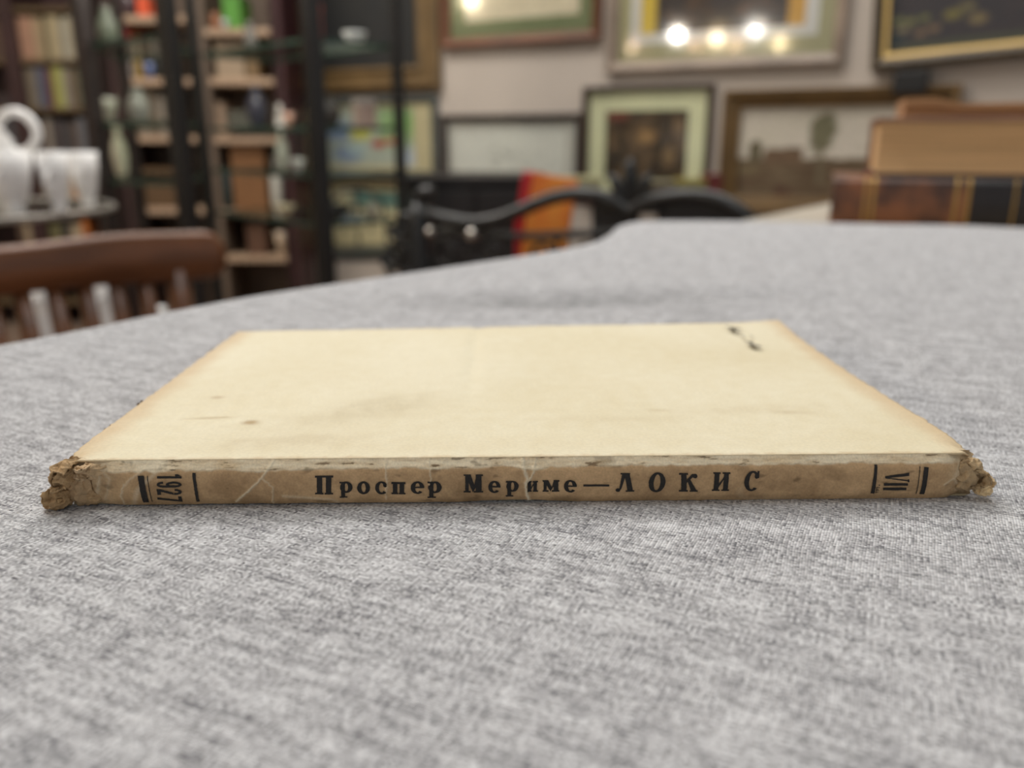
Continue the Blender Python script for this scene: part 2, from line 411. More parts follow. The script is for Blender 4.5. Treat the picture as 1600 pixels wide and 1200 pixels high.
def spine_fn(u, v):
    s = u * SLEN; zb = spine_bottom(s)
    rag = 0.0
    ed = 0.0009 * noise.noise(Vector((v * 6, 1.7, 3))) + 0.0006 * noise.noise(Vector((v * 19, 4.7, 3)))
    if u < 0.02: s += (ed + 0.0007) * (1 - u / 0.02)
    if u > 0.98: s += (ed - 0.0005) * (u - 0.98) / 0.02
    zt = T + 0.00008 * noise.noise(Vector((s * 1500, 0, 2)))
    z = zb + (zt - zb) * v
    n1 = fbm(s, z * 1.6, 11.0, 75, 4) + 0.5 * fbm(s, z * 1.3, 12.0, 300, 3); n2 = fbm(s, z, 15.0, 900, 3)
    c = mixc(cB, cD, 0.5 + 1.1 * n1 + 0.35 * n2)
    c = mixc(c, cB, 0.35 * sm(0.5, 0.8, z / T))  # upper half tinted paler: light from above put into the colour
    # torn darker window at the left, worn away above it
    fr = fray(s)
    t = sm(fr - 0.00035, fr + 0.0001, z)
    fl = fbm(s * 0.22, z * 1.6, 21.0, 1000, 4)
    pale = mixc(rgb(250, 236, 206), rgb(216, 190, 150), 0.30 - 1.2 * fl + 0.5 * noise.noise(Vector((s * 90, 0, 77))))
    dark = rgb(112, 92, 68)
    pale = mixc(pale, dark, 0.85 * sm(-0.22, -0.34, fl))
    c = mixc(c, pale, t)
    cr = crease(s, z); c = mixc(c, cW, min(1, cr * 0.95))
    c = mixc(c, rgb(104, 84, 58), 0.55 * sm(0.30, 0.5, fbm(s * 0.7, z * 1.5, 91.0, 420, 3)))
    c = mixc(c, cW, 0.45 * sm(0.80, 1.0, 1 - 3.0 * abs(noise.noise(Vector((s * 75, z * 130, 15.5))))) * sm(0.0, 0.35, noise.noise(Vector((s * 30, z * 60, 3.3)))))
    e = endness(s); c = mixc(c, mixc(rgb(206, 182, 146), rgb(140, 114, 82), 0.5 + 1.6 * fbm(s, z, 31.0, 500, 3)), e * 0.8)
    # brown smear patches
    if 0.03 < s: c = mixc(c, rgb(134, 110, 78), 0.40 * sm(0.15, 0.45, fbm(s * 1.0, z * 2.0, 41.0, 130, 2)))
    spine_tints.append(c)
    return spine_pt(s, z)
def build_spine():
    mb = MB(); mb.grid(NU, NV, spine_fn)
    it = iter(spine_tints)
    o = mb.build('spine', attr_mat('spine_paper', 0.75, 0.10, 2600, 0.5, 3500, 0.00012), book, smooth=True, tint=lambda co: next(it))
    o['label'] = 'brown cracked paper spine with black lettering'
    return o
spine = build_spine()

# ---- lettering on the spine (each glyph as polygons in a 1x1 box, y up)
def ellipse(cx, cy, rx, ry, a0=0, a1=360, n=28):
    return [(cx + rx * math.cos(math.radians(a0 + (a1 - a0) * k / n)), cy + ry * math.sin(math.radians(a0 + (a1 - a0) * k / n))) for k in range(n + 1)]
def ring_quads(cx, cy, rx, ry, ix, iy, a0=0, a1=360, n=26):
    o = ellipse(cx, cy, rx, ry, a0, a1, n); i = ellipse(cx, cy, ix, iy, a0, a1, n)
    return [[o[k], o[k + 1], i[k + 1], i[k]] for k in range(n)]
def R_(x0, y0, x1, y1): return [(x0, y0), (x1, y0), (x1, y1), (x0, y1)]
G = {}
G['П'] = [R_(0.10, 0, 0.40, 1), R_(0.60, 0, 0.90, 1), R_(0, 0.9, 1, 1), R_(0, 0, 0.47, 0.09), R_(0.53, 0, 1, 0.09)]
G['п'] = [R_(0.10, 0, 0.42, 1), R_(0.58, 0, 0.90, 1), R_(0, 0.84, 1, 1), R_(0, 0, 0.48, 0.13), R_(0.52, 0, 1, 0.13)]
G['о'] = ring_quads(0.5, 0.5, 0.5, 0.52, 0.17, 0.36)
G['О'] = ring_quads(0.5, 0.5, 0.5, 0.51, 0.20, 0.40)
G['р'] = [R_(0.12, 0, 0.42, 1), R_(0, 0, 0.58, 0.09), R_(0, 0.90, 0.42, 1)] + ring_quads(0.52, 0.66, 0.48, 0.35, 0.14, 0.25)
G['с'] = ring_quads(0.52, 0.5, 0.52, 0.52, 0.20, 0.38, 42, 318) + [ellipse(0.80, 0.72, 0.17, 0.17)]
G['С'] = ring_quads(0.54, 0.5, 0.54, 0.51, 0.22, 0.42, 48, 312) + [ellipse(0.80, 0.76, 0.15, 0.13), R_(0.84, 0.66, 0.96, 1.0)]
G['е'] = ring_quads(0.5, 0.5, 0.5, 0.52, 0.17, 0.38, 0, 318) + [R_(0.2, 0.46, 0.98, 0.58)]
G['М'] = [R_(0.08, 0, 0.26, 1), R_(0.62, 0, 0.92, 1), [(0.08, 1), (0.36, 1), (0.60, 0.24), (0.47, 0.02)], [(0.47, 0.02), (0.60, 0.24), (0.92, 1), (0.66, 1)][::1],
          R_(0, 0, 0.36, 0.09), R_(0.52, 0, 1, 0.09), R_(0, 0.92, 0.34, 1), R_(0.66, 0.92, 1, 1)]
G['м'] = [R_(0.06, 0, 0.24, 1), R_(0.66, 0, 0.94, 1), [(0.06, 1), (0.34, 1), (0.58, 0.30), (0.46, 0.04)], [(0.46, 0.04), (0.58, 0.30), (0.94, 1), (0.68, 1)],
          R_(0, 0, 0.36, 0.13), R_(0.54, 0, 1, 0.13), R_(0, 0.87, 0.3, 1), R_(0.7, 0.87, 1, 1)]
G['и'] = [R_(0.10, 0, 0.40, 1), R_(0.60, 0, 0.90, 1), R_(0, 0, 0.46, 0.12), R_(0.54, 0, 1, 0.12), R_(0, 0.88, 0.46, 1), R_(0.54, 0.88, 1, 1), [(0.36, 0.12), (0.36, 0.34), (0.64, 0.88), (0.64, 0.66)]]
G['Л'] = [[(0.36, 1), (0.58, 1), (0.30, 0.16), (0.16, 0.02)], [(0.46, 1), (0.74, 1), (0.94, 0.0), (0.64, 0.0)], R_(0.54, 0, 1.0, 0.08), ellipse(0.12, 0.10, 0.13, 0.10), R_(0.26, 0.93, 0.78, 1.0)]
G['К'] = [R_(0.12, 0, 0.42, 1), R_(0, 0, 0.5, 0.09), R_(0, 0.91, 0.5, 1), [(0.36, 0.42), (0.36, 0.58), (0.74, 0.96), (0.90, 0.90)], ellipse(0.88, 0.84, 0.14, 0.12),
          [(0.44, 0.62), (0.58, 0.74), (0.98, 0.06), (0.66, 0.06)], R_(0.58, 0, 1.04, 0.08)]
G['И'] = [[(0.08, 0), (0.36, 0), (0.44, 1), (0.16, 1)], [(0.62, 0), (0.90, 0), (0.98, 1), (0.70, 1)], R_(0, 0, 0.44, 0.08), R_(0.54, 0, 0.98, 0.08), R_(0.08, 0.92, 0.5, 1), R_(0.62, 0.92, 1.06, 1), [(0.30, 0.10), (0.32, 0.28), (0.76, 0.90), (0.74, 0.72)]]
G['1'] = [R_(0.36, 0, 0.68, 1), [(0.36, 1), (0.36, 0.74), (0.08, 0.74), (0.08, 0.84)]]
G['9'] = ring_quads(0.5, 0.68, 0.44, 0.32, 0.14, 0.20) + [R_(0.64, 0.25, 0.94, 0.68)] + ring_quads(0.5, 0.26, 0.44, 0.27, 0.14, 0.15, 180, 360)
G['2'] = ring_quads(0.5, 0.72, 0.44, 0.28, 0.14, 0.15, -10, 180) + [[(0.62, 0.66), (0.94, 0.66), (0.44, 0.14), (0.06, 0.14)], R_(0.06, 0, 0.94, 0.15)]
G['7'] = [R_(0.06, 0.86, 0.94, 1), [(0.62, 0.88), (0.94, 0.88), (0.56, 0), (0.24, 0)]]
G['V'] = [[(0.02, 1), (0.34, 1), (0.62, 0), (0.40, 0)], [(0.78, 1), (0.92, 1), (0.62, 0), (0.52, 0)], R_(0.68, 0.93, 1.0, 1.0)]
G['I'] = [R_(0.16, 0, 0.84, 1)]
polys = []; LET = {}
def put(ch, x0, x1, y0, y1, slant=0.0):           # upright, pixel box (y0 top, y1 bottom)
    for p in G[ch]:
        polys.append([spine_uv(x0 + (x1 - x0) * a + slant * (b - 0.5), y1 + (y0 - y1) * b) for a, b in p])
def put_r(ch, x0, x1, y0, y1, shear=0.0):         # turned a quarter clockwise: glyph top to the right
    for p in G[ch]:
        polys.append([spine_uv(x0 + (x1 - x0) * b + shear * a, y0 + (y1 - y0) * a) for a, b in p])
def quad(*pts): polys.append([spine_uv(*p) for p in pts])
for ch, x0, x1, y0, y1 in (('П', 495, 523, 738, 767), ('р', 533, 553, 747, 773), ('о', 560, 580, 747, 767), ('с', 588, 607, 747, 767), ('п', 613, 635, 748, 767), ('е', 643, 664, 747, 766), ('р', 669, 691, 747, 773),
                           ('М', 725, 755, 736, 764), ('е', 763, 782, 746, 765), ('р', 790, 810, 746, 771), ('и', 822, 840, 746, 763), ('м', 847, 873, 745, 763), ('е', 880, 900, 745, 764)):
    put(ch, x0, x1, y0, y1)
quad((910, 751.5), (950, 751.5), (950, 754.5), (910, 754.5))
for ch, x0, x1, y0, y1 in (('Л', 960, 989, 734, 763), ('О', 1011, 1037, 733, 764), ('К', 1058, 1086, 734, 763), ('И', 1109, 1136, 733, 762), ('С', 1159, 1182, 731, 762)):
    put(ch, x0, x1, y0, y1, 3.0 if ch == 'О' or ch == 'С' else 0.0)
LET['title_lettering'] = polys; polys = []
quad((221, 738), (230.5, 738), (237, 781), (228, 781.5)); quad((235, 738), (236.2, 738), (242.5, 780), (241.3, 780)); quad((305, 734), (310, 734), (315.5, 779), (311, 780))
for i, ch in enumerate('1927'): put_r(ch, 250, 288, 735 + i * 11.6, 745.5 + i * 11.6, 1.2 + 0 * i)
LET['year_lettering'] = polys; polys = []
quad((1361.5, 722), (1366, 722), (1361, 767), (1355, 766)); quad((1431, 724), (1432.2, 724), (1426.5, 767), (1425.2, 767)); quad((1438, 725), (1445, 725.5), (1438.5, 768), (1431, 767.5))
put_r('V', 1377, 1414, 733, 748); put_r('I', 1375, 1412, 748.5, 754.5); put_r('I', 1374, 1410, 755.5, 762)
for y0, y1, a, b in ((752, 753.5, 1367, 1369), (756, 757, 1364, 1369), (758.6, 759.6, 1364, 1367), (761, 762, 1364, 1368), (764, 765, 1363, 1367)): quad((a, y0), (b, y0), (b, y1), (a, y1))
quad((1363.5, 756), (1364.5, 756), (1363.5, 766), (1362.5, 766))
LET['volume_lettering'] = polys
def build_letters(nm, polys):
    mb = MB(); bm = mb.bm
    for p in polys:
        try: bm.faces.new([bm.verts.new((a, b, 0)) for a, b in p])
        except ValueError: pass
    bmesh.ops.triangulate(bm, faces=[f for f in bm.faces if len(f.verts) > 4])
    for k in range(1, 48):
        g = bm.verts[:] + bm.edges[:] + bm.faces[:]
        bmesh.ops.bisect_plane(bm, geom=g, plane_co=(0, T * k / 48, 0), plane_no=(0, 1, 0), dist=1e-9)
    bmesh.ops.subdivide_edges(bm, edges=[e for e in bm.edges if abs(e.verts[0].co.x - e.verts[1].co.x) > 0.0004], cuts=3)
    # where the paper is torn or creased the ink is gone
    dead = [f for f in bm.faces if (lambda c: crease(c.x, c.y) > 0.42 or fbm(c.x, c.y, 51.0, 2200, 2) < -0.56)(f.calc_center_median())]
    bmesh.ops.delete(bm, geom=dead, context='FACES')
    for v in bm.verts:
        s, z = v.co.x, v.co.y
        s += 0.00005 * noise.noise(Vector((s * 4000, z * 4000, 1))); z += 0.00005 * noise.noise(Vector((s * 4000, z * 4000, 6)))
        v.co = spine_pt(s, z, 0.00012)
    for f in bm.faces:
        f.normal_update()
        if f.normal.y > 0: f.normal_flip()
    mb.build(nm, mat('black_ink', rgb(38, 34, 31), 0.7, var=0.35, vscale=2500), spine, recalc=False)
for k_, v_ in LET.items(): build_letters(k_, v_)

# ---- covers and pages
def edge_rag(t, seed): return 0.0005 * noise.noise(Vector((t * 26, seed, 0))) + 0.0004 * noise.noise(Vector((t * 90, seed + 3, 0)))
stains = []
def blob(px, py, rx, ry, st, col, ang=0.0): stains.append((onz(px, py, ZT), rx, ry, st, col, math.cos(ang), math.sin(ang)))
blob(520, 655, 0.020, 0.0050, 0.42, rgb(206, 192, 158), 0.35); blob(450, 690, 0.013, 0.004, 0.45, rgb(200, 184, 150), 0.2); blob(600, 632, 0.011, 0.006, 0.40, rgb(196, 182, 150), 0.6)
blob(390, 660, 0.0016, 0.0012, 0.8, rgb(168, 138, 92)); blob(326, 652, 0.004, 0.0007, 0.6, rgb(186, 164, 122), 0.1); blob(340, 620, 0.0016, 0.0008, 0.6, rgb(180, 150, 110))
blob(1180, 640, 0.014, 0.003, 0.30, rgb(206, 190, 154), 0.1); blob(1240, 645, 0.004, 0.0012, 0.45, rgb(196, 178, 140)); blob(960, 655, 0.012, 0.002, 0.28, rgb(208, 192, 156)); blob(1030, 642, 0.002, 0.001, 0.45, rgb(196, 176, 136))
blob(1230, 560, 0.02, 0.012, 0.25, rgb(214, 200, 164)); blob(700, 580, 0.03, 0.02, 0.12, rgb(216, 206, 176)); blob(880, 690, 0.03, 0.003, 0.18, rgb(216, 200, 164)); blob(560, 700, 0.03, 0.003, 0.22, rgb(212, 196, 160))
cover_t = []
cC, cE = rgb(234, 226, 200), rgb(206, 174, 132)
def cover_xy(u, v):
    a = fl_.lerp(fr_, u); b = bl_.lerp(br_, u); p = a.lerp(b, v)
    r = 0.0
    if u < 0.03: p += EX * (edge_rag(v, 1.0) * (1 - u / 0.03))
    if u > 0.97: p += EX * (edge_rag(v, 5.0) * (u - 0.97) / 0.03)
    p -= EX * (0.0016 * math.sin(math.pi * v) * sm(0.6, 1.0, u))
    if v > 0.96: p += Vector((0, 1, 0)) * (edge_rag(u, 9.0) * (v - 0.96) / 0.04)
    # rounded, rubbed corners
    cr = 0.004
    for (cu, sg) in ((0.0, 1), (1.0, -1)):
        d = abs(u - cu) * SLEN
        if d < cr and v < 0.03: p += Vector((0, 1, 0)) * (cr - d) ** 2 / cr * 0.55 * (1 - v / 0.03)
    return p
def cover_z(u, v):
    z = 0.00035 * fbm(u * 3, v * 2, 2.0, 1.0, 2) * min(1, v * 5) + 0.0006 * sm(0.90, 1.0, u) * sm(0.8, 1.0, v)
    z += -0.0003 * math.exp(-((u - 0.43) / 0.012) ** 2) * sm(0.1, 0.6, v)
    z -= 0.0012 * max(sm(0.02, 0.0, u), sm(0.982, 1.0, u)) * sm(0.10, 0.0, v)
    z += 0.00003 * fbm(u * SLEN, v * 0.1, 6.0, 1500, 2)
    return z
def cover_tint(u, v, p):
    x, y = p.x, p.y
    n = fbm(x, y, 61.0, 22, 4); n2 = fbm(x, y, 64.0, 300, 3)
    c = mixc(cC, rgb(222, 210, 176), 0.35 + 1.0 * n + 0.4 * n2)
    for (q, rx, ry, st, col, ca, sa) in stains:
        dx, dy = x - q.x, y - q.y
        if abs(dx) > 3 * rx + 3 * ry or abs(dy) > 3 * rx + 3 * ry: continue
        a, b = (dx * ca + dy * sa) / rx, (-dx * sa + dy * ca) / ry
        d = a * a + b * b + 1.4 * fbm(x, y, 71.0, 240, 3)
        c = mixc(c, col, st * math.exp(-max(0, d)))
    e = max(sm(0.045, 0.0, u + 0.012 * fbm(x, y, 81.0, 150, 2)), sm(0.955, 1.0, u + 0.012 * fbm(x, y, 82.0, 150, 2)))
    c = mixc(c, cE, 0.62 * e)
    c = mixc(c, cE, 0.5 * sm(0.985, 1.0, v)); c = mixc(c, rgb(196, 168, 128), 0.55 * sm(0.014, 0.0, v + 0.01 * fbm(x, y, 83.0, 500, 2)))
    return c
def build_cover():
    nu, nv = 360, 220; mb = MB(); bm = mb.bm; top = []; 
    for j in range(nv + 1):
        row = []
        for i in range(nu + 1):
            u, v = i / nu, j / nv; p = cover_xy(u, v); cover_t.append(cover_tint(u, v, p))
            row.append(bm.verts.new(Vector((p.x, p.y, ZT + cover_z(u, v))) - BL0))
        top.append(row)
    for j in range(nv):
        for i in range(nu): bm.faces.new((top[j][i], top[j][i + 1], top[j + 1][i + 1], top[j + 1][i]))
    it = iter(cover_t)
    o = mb.build('front_cover', attr_mat('cream_cover_paper', 0.7, 0.045, 1500, 0.35, 2200, 0.00008), book, smooth=True, tint=lambda co: next(it))
    o['label'] = 'cream paper cover with faint stains'
    s = o.modifiers.new('thickness', 'SOLIDIFY'); s.thickness = 0.0003; s.offset = -1
    return o
cover = build_cover()
tan = mat('page_edges', rgb(196, 166, 126), 0.85, var=0.3, vscale=20, stretch=(3, 3, 300))
def slab(name, inset, z0, z1, m):
    a, b, c, d = [L2(Vector((p.x, p.y, 0))) for p in (fl_, fr_, br_, bl_)]
    cc = (a + b + c + d) / 4
    pts = []
    for p in (a, b, c, d):
        q = p + (cc - p) * inset; pts.append((q.x, q.y))
    return MB().prism(pts, z0, z1).build(name, m, book)
slab('page_block', 0.016, 0.0005, T - 0.0012, tan)
slab('back_cover', 0.010, 0.00005, 0.0004, mat('back_cover_paper', rgb(206, 188, 150), 0.8, var=0.15, vscale=60))
# bits of page that stick out under the left edge of the cover
for (px, py, l) in ((331, 546, 0.004), (222, 625, 0.003), (205, 641, 0.0035), (172, 664, 0.0035), (150, 683, 0.003)):
    q = onz(px, py, ZT) - Vector((0.0011, 0, 0)); q = q - BL0
    mbp = MB(); mbp.grid(5, 3, lambda a, b, q=q, l=l: q + Vector((-0.0009 * (1 - abs(2 * a - 1)) * b + 0.0006 - 0.0001, (a - 0.5) * l, -0.0005 - 0.0012 * b + 0.0002 * math.sin(a * 9))))
    mbp.build('ragged_page_edge', mat('ragged_pages', rgb(128, 96, 60), 0.85, var=0.3, vscale=300), book)
# faint handwriting near the far right corner of the cover
def build_scribble():
    mb = MB()
    def stroke(pts, wd=0.00035):
        ps = [onz(px, py, ZT + 0.0006) for px, py in pts]
        ps = [Vector((p.x, p.y, 0)) for p in ps]
        for a, b in zip(ps, ps[1:]):
            d = (b - a); n = Vector((-d.y, d.x, 0)).normalized() * wd; e = d.normalized() * wd
            vs = []
            for q in (a - n - e, b - n + e, b + n + e, a + n - e):
                u = (q - fl_).dot(EX) / SLEN; v = (q.y - fl_.y) / (bl_.y - fl_.y)
                vs.append(mb.bm.verts.new(Vector((q.x, q.y, ZT + 0.0009)) - BL0))
            f = mb.bm.faces.new(vs); f.normal_update()
            if f.normal.z < 0: f.normal_flip()
    stroke([(1136, 512), (1142, 513), (1145, 516), (1150, 514), (1156, 516)], 0.0006); stroke([(1142, 516), (1148, 518), (1155, 521)], 0.0005)
    stroke([(1160, 526), (1163, 529)], 0.0003); stroke([(1172, 526), (1176, 528)], 0.0003); stroke([(1167, 535), (1172, 536), (1176, 540), (1184, 541)], 0.00055); stroke([(1172, 540), (1180, 543), (1187, 543)], 0.0006)
    mb.build('pencil_writing', mat('pencil_grey', rgb(150, 142, 124), 0.8, var=0.2, vscale=900), cover, recalc=False)
build_scribble()
# torn, curled paper at the two ends of the spine
def torn_mat(seed, col):
    return mat('torn_paper_%d' % seed, rgb(*[min(250, int(c * 1.24)) for c in col]), 0.9, var=0.32, vscale=420, bump=0.35, bscale=2000)
def curl(px, py, rad, wid, turns, a0, seed, col=(168, 142, 110), dirn=1, sy=1.0, en=0.0004):
    s, z = spine_uv(px, py)
    c0 = SO + EX * s + Vector((0, 0, TZ + z)) + EN * en - BL0
    def fn(a, b):
        bb = b + 0.25 * noise.noise(Vector((a * 3, seed, 0.5)))
        th = a0 + dirn * (a * turns + 0.5 * noise.noise(Vector((a * 4, bb * 3, seed + 2)))); r = rad * (1.05 - 0.6 * a) * (1 + 0.45 * noise.noise(Vector((a * 5.0, bb * 3.5, seed))) + 0.10 * noise.noise(Vector((a * 17, bb * 12, seed + 1))))
        p = c0 + EX * (r * math.cos(th)) + Vector((0, 0, r * math.sin(th) * sy)) + EN * ((b - 0.55) * wid * (1 - 0.3 * a) + 0.8 * rad * noise.noise(Vector((a * 3.6, b * 1.6, seed + 5))))
        p.z = max(p.z, 0.0002)
        return p
    mb = MB(); mb.grid(84, 36, fn)
    o = mb.build('torn_paper', torn_mat(seed, col), book, smooth=True)
    sd = o.modifiers.new('thickness', 'SOLIDIFY'); sd.thickness = 0.0003
    return o
def crumple(px, py, rx, rz, ry, seed, col, en=0.0):
    s, z = spine_uv(px, py)
    c0 = SO + EX * s + Vector((0, 0, TZ + z)) + EN * en - BL0
    mb = MB(); bmesh.ops.create_icosphere(mb.bm, subdivisions=5, radius=1.0)
    for v in mb.bm.verts:
        d = v.co.copy()
        n1 = 1 - 2.4 * abs(noise.noise(d * 1.7 + Vector((seed, 0, 0)))); n2 = 1 - 2.4 * abs(noise.noise(d * 4.2 + Vector((0, seed, 0)))); n3 = noise.noise(d * 11 + Vector((0, 0, seed)))
        k = 0.82 + 0.26 * n1 + 0.08 * n2 + 0.02 * n3
        p = c0 + EX * (d.x * rx * k) + EN * (-d.y * ry * k) + Vector((0, 0, d.z * rz * k)); p.z = max(p.z, 0.0001); v.co = p
    return mb.build('torn_paper', torn_mat(seed, col), book, smooth=True)
crumple(102, 742, 0.0021, 0.0022, 0.0030, 3, (158, 132, 98)); crumple(97, 774, 0.0022, 0.0021, 0.0026, 9, (150, 124, 90), 0.0006); crumple(84, 782, 0.0010, 0.0008, 0.0012, 44, (140, 112, 78), 0.0014)
crumple(126, 760, 0.0026, 0.0036, 0.0016, 17, (164, 138, 106)); crumple(150, 736, 0.0030, 0.0015, 0.0013, 22, (176, 152, 120)); crumple(146, 776, 0.0022, 0.0013, 0.0012, 25, (160, 134, 100))
curl(106, 744, 0.0027, 0.0046, 4.4, 0.9, 3, (172, 146, 112), en=0.0012); curl(100, 768, 0.0020, 0.0036, 3.6, 2.4, 8, (162, 134, 98), en=0.0014); curl(140, 738, 0.0024, 0.0020, 3.6, 1.4, 14, (178, 154, 122), sy=0.7, en=0.0010)
crumple(1507, 743, 0.0023, 0.0030, 0.0014, 31, (156, 134, 104), 0.0002); crumple(1533, 763, 0.0015, 0.0011, 0.0017, 36, (206, 180, 142), 0.0004); crumple(1518, 729, 0.0017, 0.0016, 0.0015, 39, (170, 148, 116))
curl(1518, 748, 0.0023, 0.0028, 3.4, 1.6, 24, (166, 144, 112), dirn=-1, en=0.0008); curl(1531, 752, 0.0017, 0.0030, 3.0, 0.6, 52, (196, 172, 136), dirn=-1)

# ================================================================= SECOND TABLE + OLD BOOKS
T2 = 0.735
K2 = Vector((0.195, 0.797, 0)); D2 = Vector((0.59, 0.807, 0)).normalized(); E2 = Vector((D2.y, -D2.x, 0))
t2 = thing('side_table', 'pale side table carrying the stack of old books behind the grey cloth', 'table', (0, 0, 0))
tm = mat('pale_tabletop', rgb(186, 178, 164), 0.5, var=0.15, vscale=9)
def q2(a, b): p = K2 + D2 * a + E2 * b; return (p.x, p.y)
MB().prism([q2(0, 0), q2(0, 0.85), q2(0.55, 0.85), q2(0.55, 0)], T2 - 0.03, T2).build('tabletop', tm, t2, bevel=0.003)
for a, b in ((0.05, 0.05), (0.05, 0.80), (0.50, 0.80), (0.50, 0.05)):
    x, y = q2(a, b); MB().box(x - 0.02, x + 0.02, y - 0.02, y + 0.02, 0, T2 - 0.03).build('leg', tm, t2)
leather = mat('mottled_leather', rgb(140, 84, 50), 0.34, var=0.0, col2=None)
def leather_mat():
    m = bpy.data.materials.new('brown_mottled_leather'); m.use_nodes = True
    nt = m.node_tree; b = nt.nodes['Principled BSDF']; b.inputs['Roughness'].default_value = 0.32
    tc = nt.nodes.new('ShaderNodeTexCoord'); n = nt.nodes.new('ShaderNodeTexNoise'); n.inputs['Scale'].default_value = 28; n.inputs['Detail'].default_value = 5
    nt.links.new(tc.outputs['Object'], n.inputs['Vector'])
    r = nt.nodes.new('ShaderNodeValToRGB'); r.color_ramp.elements[0].position = 0.42; r.color_ramp.elements[0].color = rgb(78, 52, 40); r.color_ramp.elements[1].position = 0.6; r.color_ramp.elements[1].color = rgb(146, 92, 58)
    nt.links.new(n.outputs[0], r.inputs[0]); nt.links.new(r.outputs[0], b.inputs['Base Color'])
    return m
leather = leather_mat()
gilt = mat('gilt', rgb(190, 150, 82), 0.3, 0.6); blackleather = mat('black_leather_label', rgb(40, 31, 28), 0.25, var=0.3, vscale=40)
YB = 0.80; BR = math.radians(20)
def along(px, x0):            # length along a book turned by BR whose near left corner is at (x0, YB)
    k = (px - 800) / F * CP
    return (k * YB - x0) / (math.cos(BR) + k * math.sin(BR))
xl = xat(1309, YB); LEN = 0.26; H1 = zat(276, YB) - T2
def leather_book():
    o = thing('leather_book', 'thick brown mottled leather book with gilt bands, bottom of the stack', 'book', (xl, YB, T2), -BR)
    W = 0.12
    prof = [(-0.006, 0.004), (-0.0075, 0.012), (-0.0078, H1 / 2), (-0.0075, H1 - 0.012), (-0.006, H1 - 0.004), (-0.003, H1), (W, H1), (W, H1 - 0.003), (0.004, H1 - 0.003), (0.004, 0.003), (W, 0.003), (W, 0), (-0.003, 0)]
    mb = MB(); a = [mb.bm.verts.new((0, y, z)) for y, z in prof]; b = [mb.bm.verts.new((LEN, y, z)) for y, z in prof]
    n = len(prof)
    for k in range(n): mb.bm.faces.new((a[k], a[(k + 1) % n], b[(k + 1) % n], b[k]))
    mb.bm.faces.new(a); mb.bm.faces.new(b[::-1])
    mb.build('binding', leather, o, bevel=0.001)
    MB().box(0.004, LEN - 0.004, 0.0045, W - 0.004, 0.0035, H1 - 0.0035).build('page_block', M['pages'], o)
    def strip(p0, p1, m, nm, off=0.0006):
        x0, x1 = along(p0, xl), along(p1, xl)
        mb = MB(); pr = prof[0:6]; va = [mb.bm.verts.new((x0, y - off, z)) for y, z in pr]; vb = [mb.bm.verts.new((x1, y - off, z)) for y, z in pr]
        for k in range(5): mb.bm.faces.new((va[k], va[k + 1], vb[k + 1], vb[k]))
        q = mb.build(nm, m, o); sd = q.modifiers.new('thickness', 'SOLIDIFY'); sd.thickness = 0.0008; sd.offset = 0
    strip(1360, 1364, gilt, 'gilt_band'); strip(1372, 1377, gilt, 'gilt_band'); strip(1503, 1508, gilt, 'gilt_band'); strip(1522, 1527, gilt, 'gilt_band'); strip(1597, 1600, gilt, 'gilt_band', 0.0009)
    strip(1529, 1645, blackleather, 'spine_label', 0.0004)
leather_book()
Z2 = T2 + H1 + 0.0002; H2 = zat(184, YB + 0.01) - Z2; x2 = xat(1367, YB)
def edge_book():
    o = thing('hardback_book', 'old hardback lying with its tan concave page edges outward, middle of the stack', 'book', (x2, YB, Z2), -BR)
    W = 0.115; L = 0.24; cm = mat('faded_brown_cover', rgb(150, 112, 96), 0.6, var=0.2, vscale=30); dm = mat('dark_board', rgb(60, 40, 36), 0.6)
    MB().box(0, L, 0.0, W, 0, 0.0035).build('bottom_board', dm, o, bevel=0.0006)
    MB().box(0, L, 0.0, W, H2 - 0.0035, H2).build('top_board', cm, o, bevel=0.0006)
    MB().box(0, L, W, W + 0.003, 0, H2).build('spine', cm, o)
    z0, z1 = 0.0036, H2 - 0.0036; n = 14
    pr = [(0.0065 + 0.004 * math.sin(math.pi * k / n) ** 0.7 - 0.003 * (1 - k / n), z0 + (z1 - z0) * k / n) for k in range(n + 1)] + [(W - 0.001, z1), (W - 0.001, z0)]
    mb = MB(); a = [mb.bm.verts.new((0.004, y, z)) for y, z in pr]; b = [mb.bm.verts.new((L - 0.004, y, z)) for y, z in pr]
    for k in range(len(pr)): mb.bm.faces.new((a[k], a[(k + 1) % len(pr)], b[(k + 1) % len(pr)], b[k]))
    mb.bm.faces.new(a); mb.bm.faces.new(b[::-1]); mb.build('page_block', mat('tan_pages', rgb(222, 180, 130), 0.8, var=0.25, vscale=3, stretch=(3, 60, 260)), o)
    r = MB(); r.prism([(-0.0055, 0.002), (0.002, -0.0006), (0.002, 0.02), (-0.004, 0.02)], 0.0004, 0.003).build('red_corner', mat('red_leather', rgb(150, 58, 46), 0.5), o)
edge_book()
Z3 = Z2 + H2 + 0.0002; H3 = zat(152, YB + 0.02) - Z3
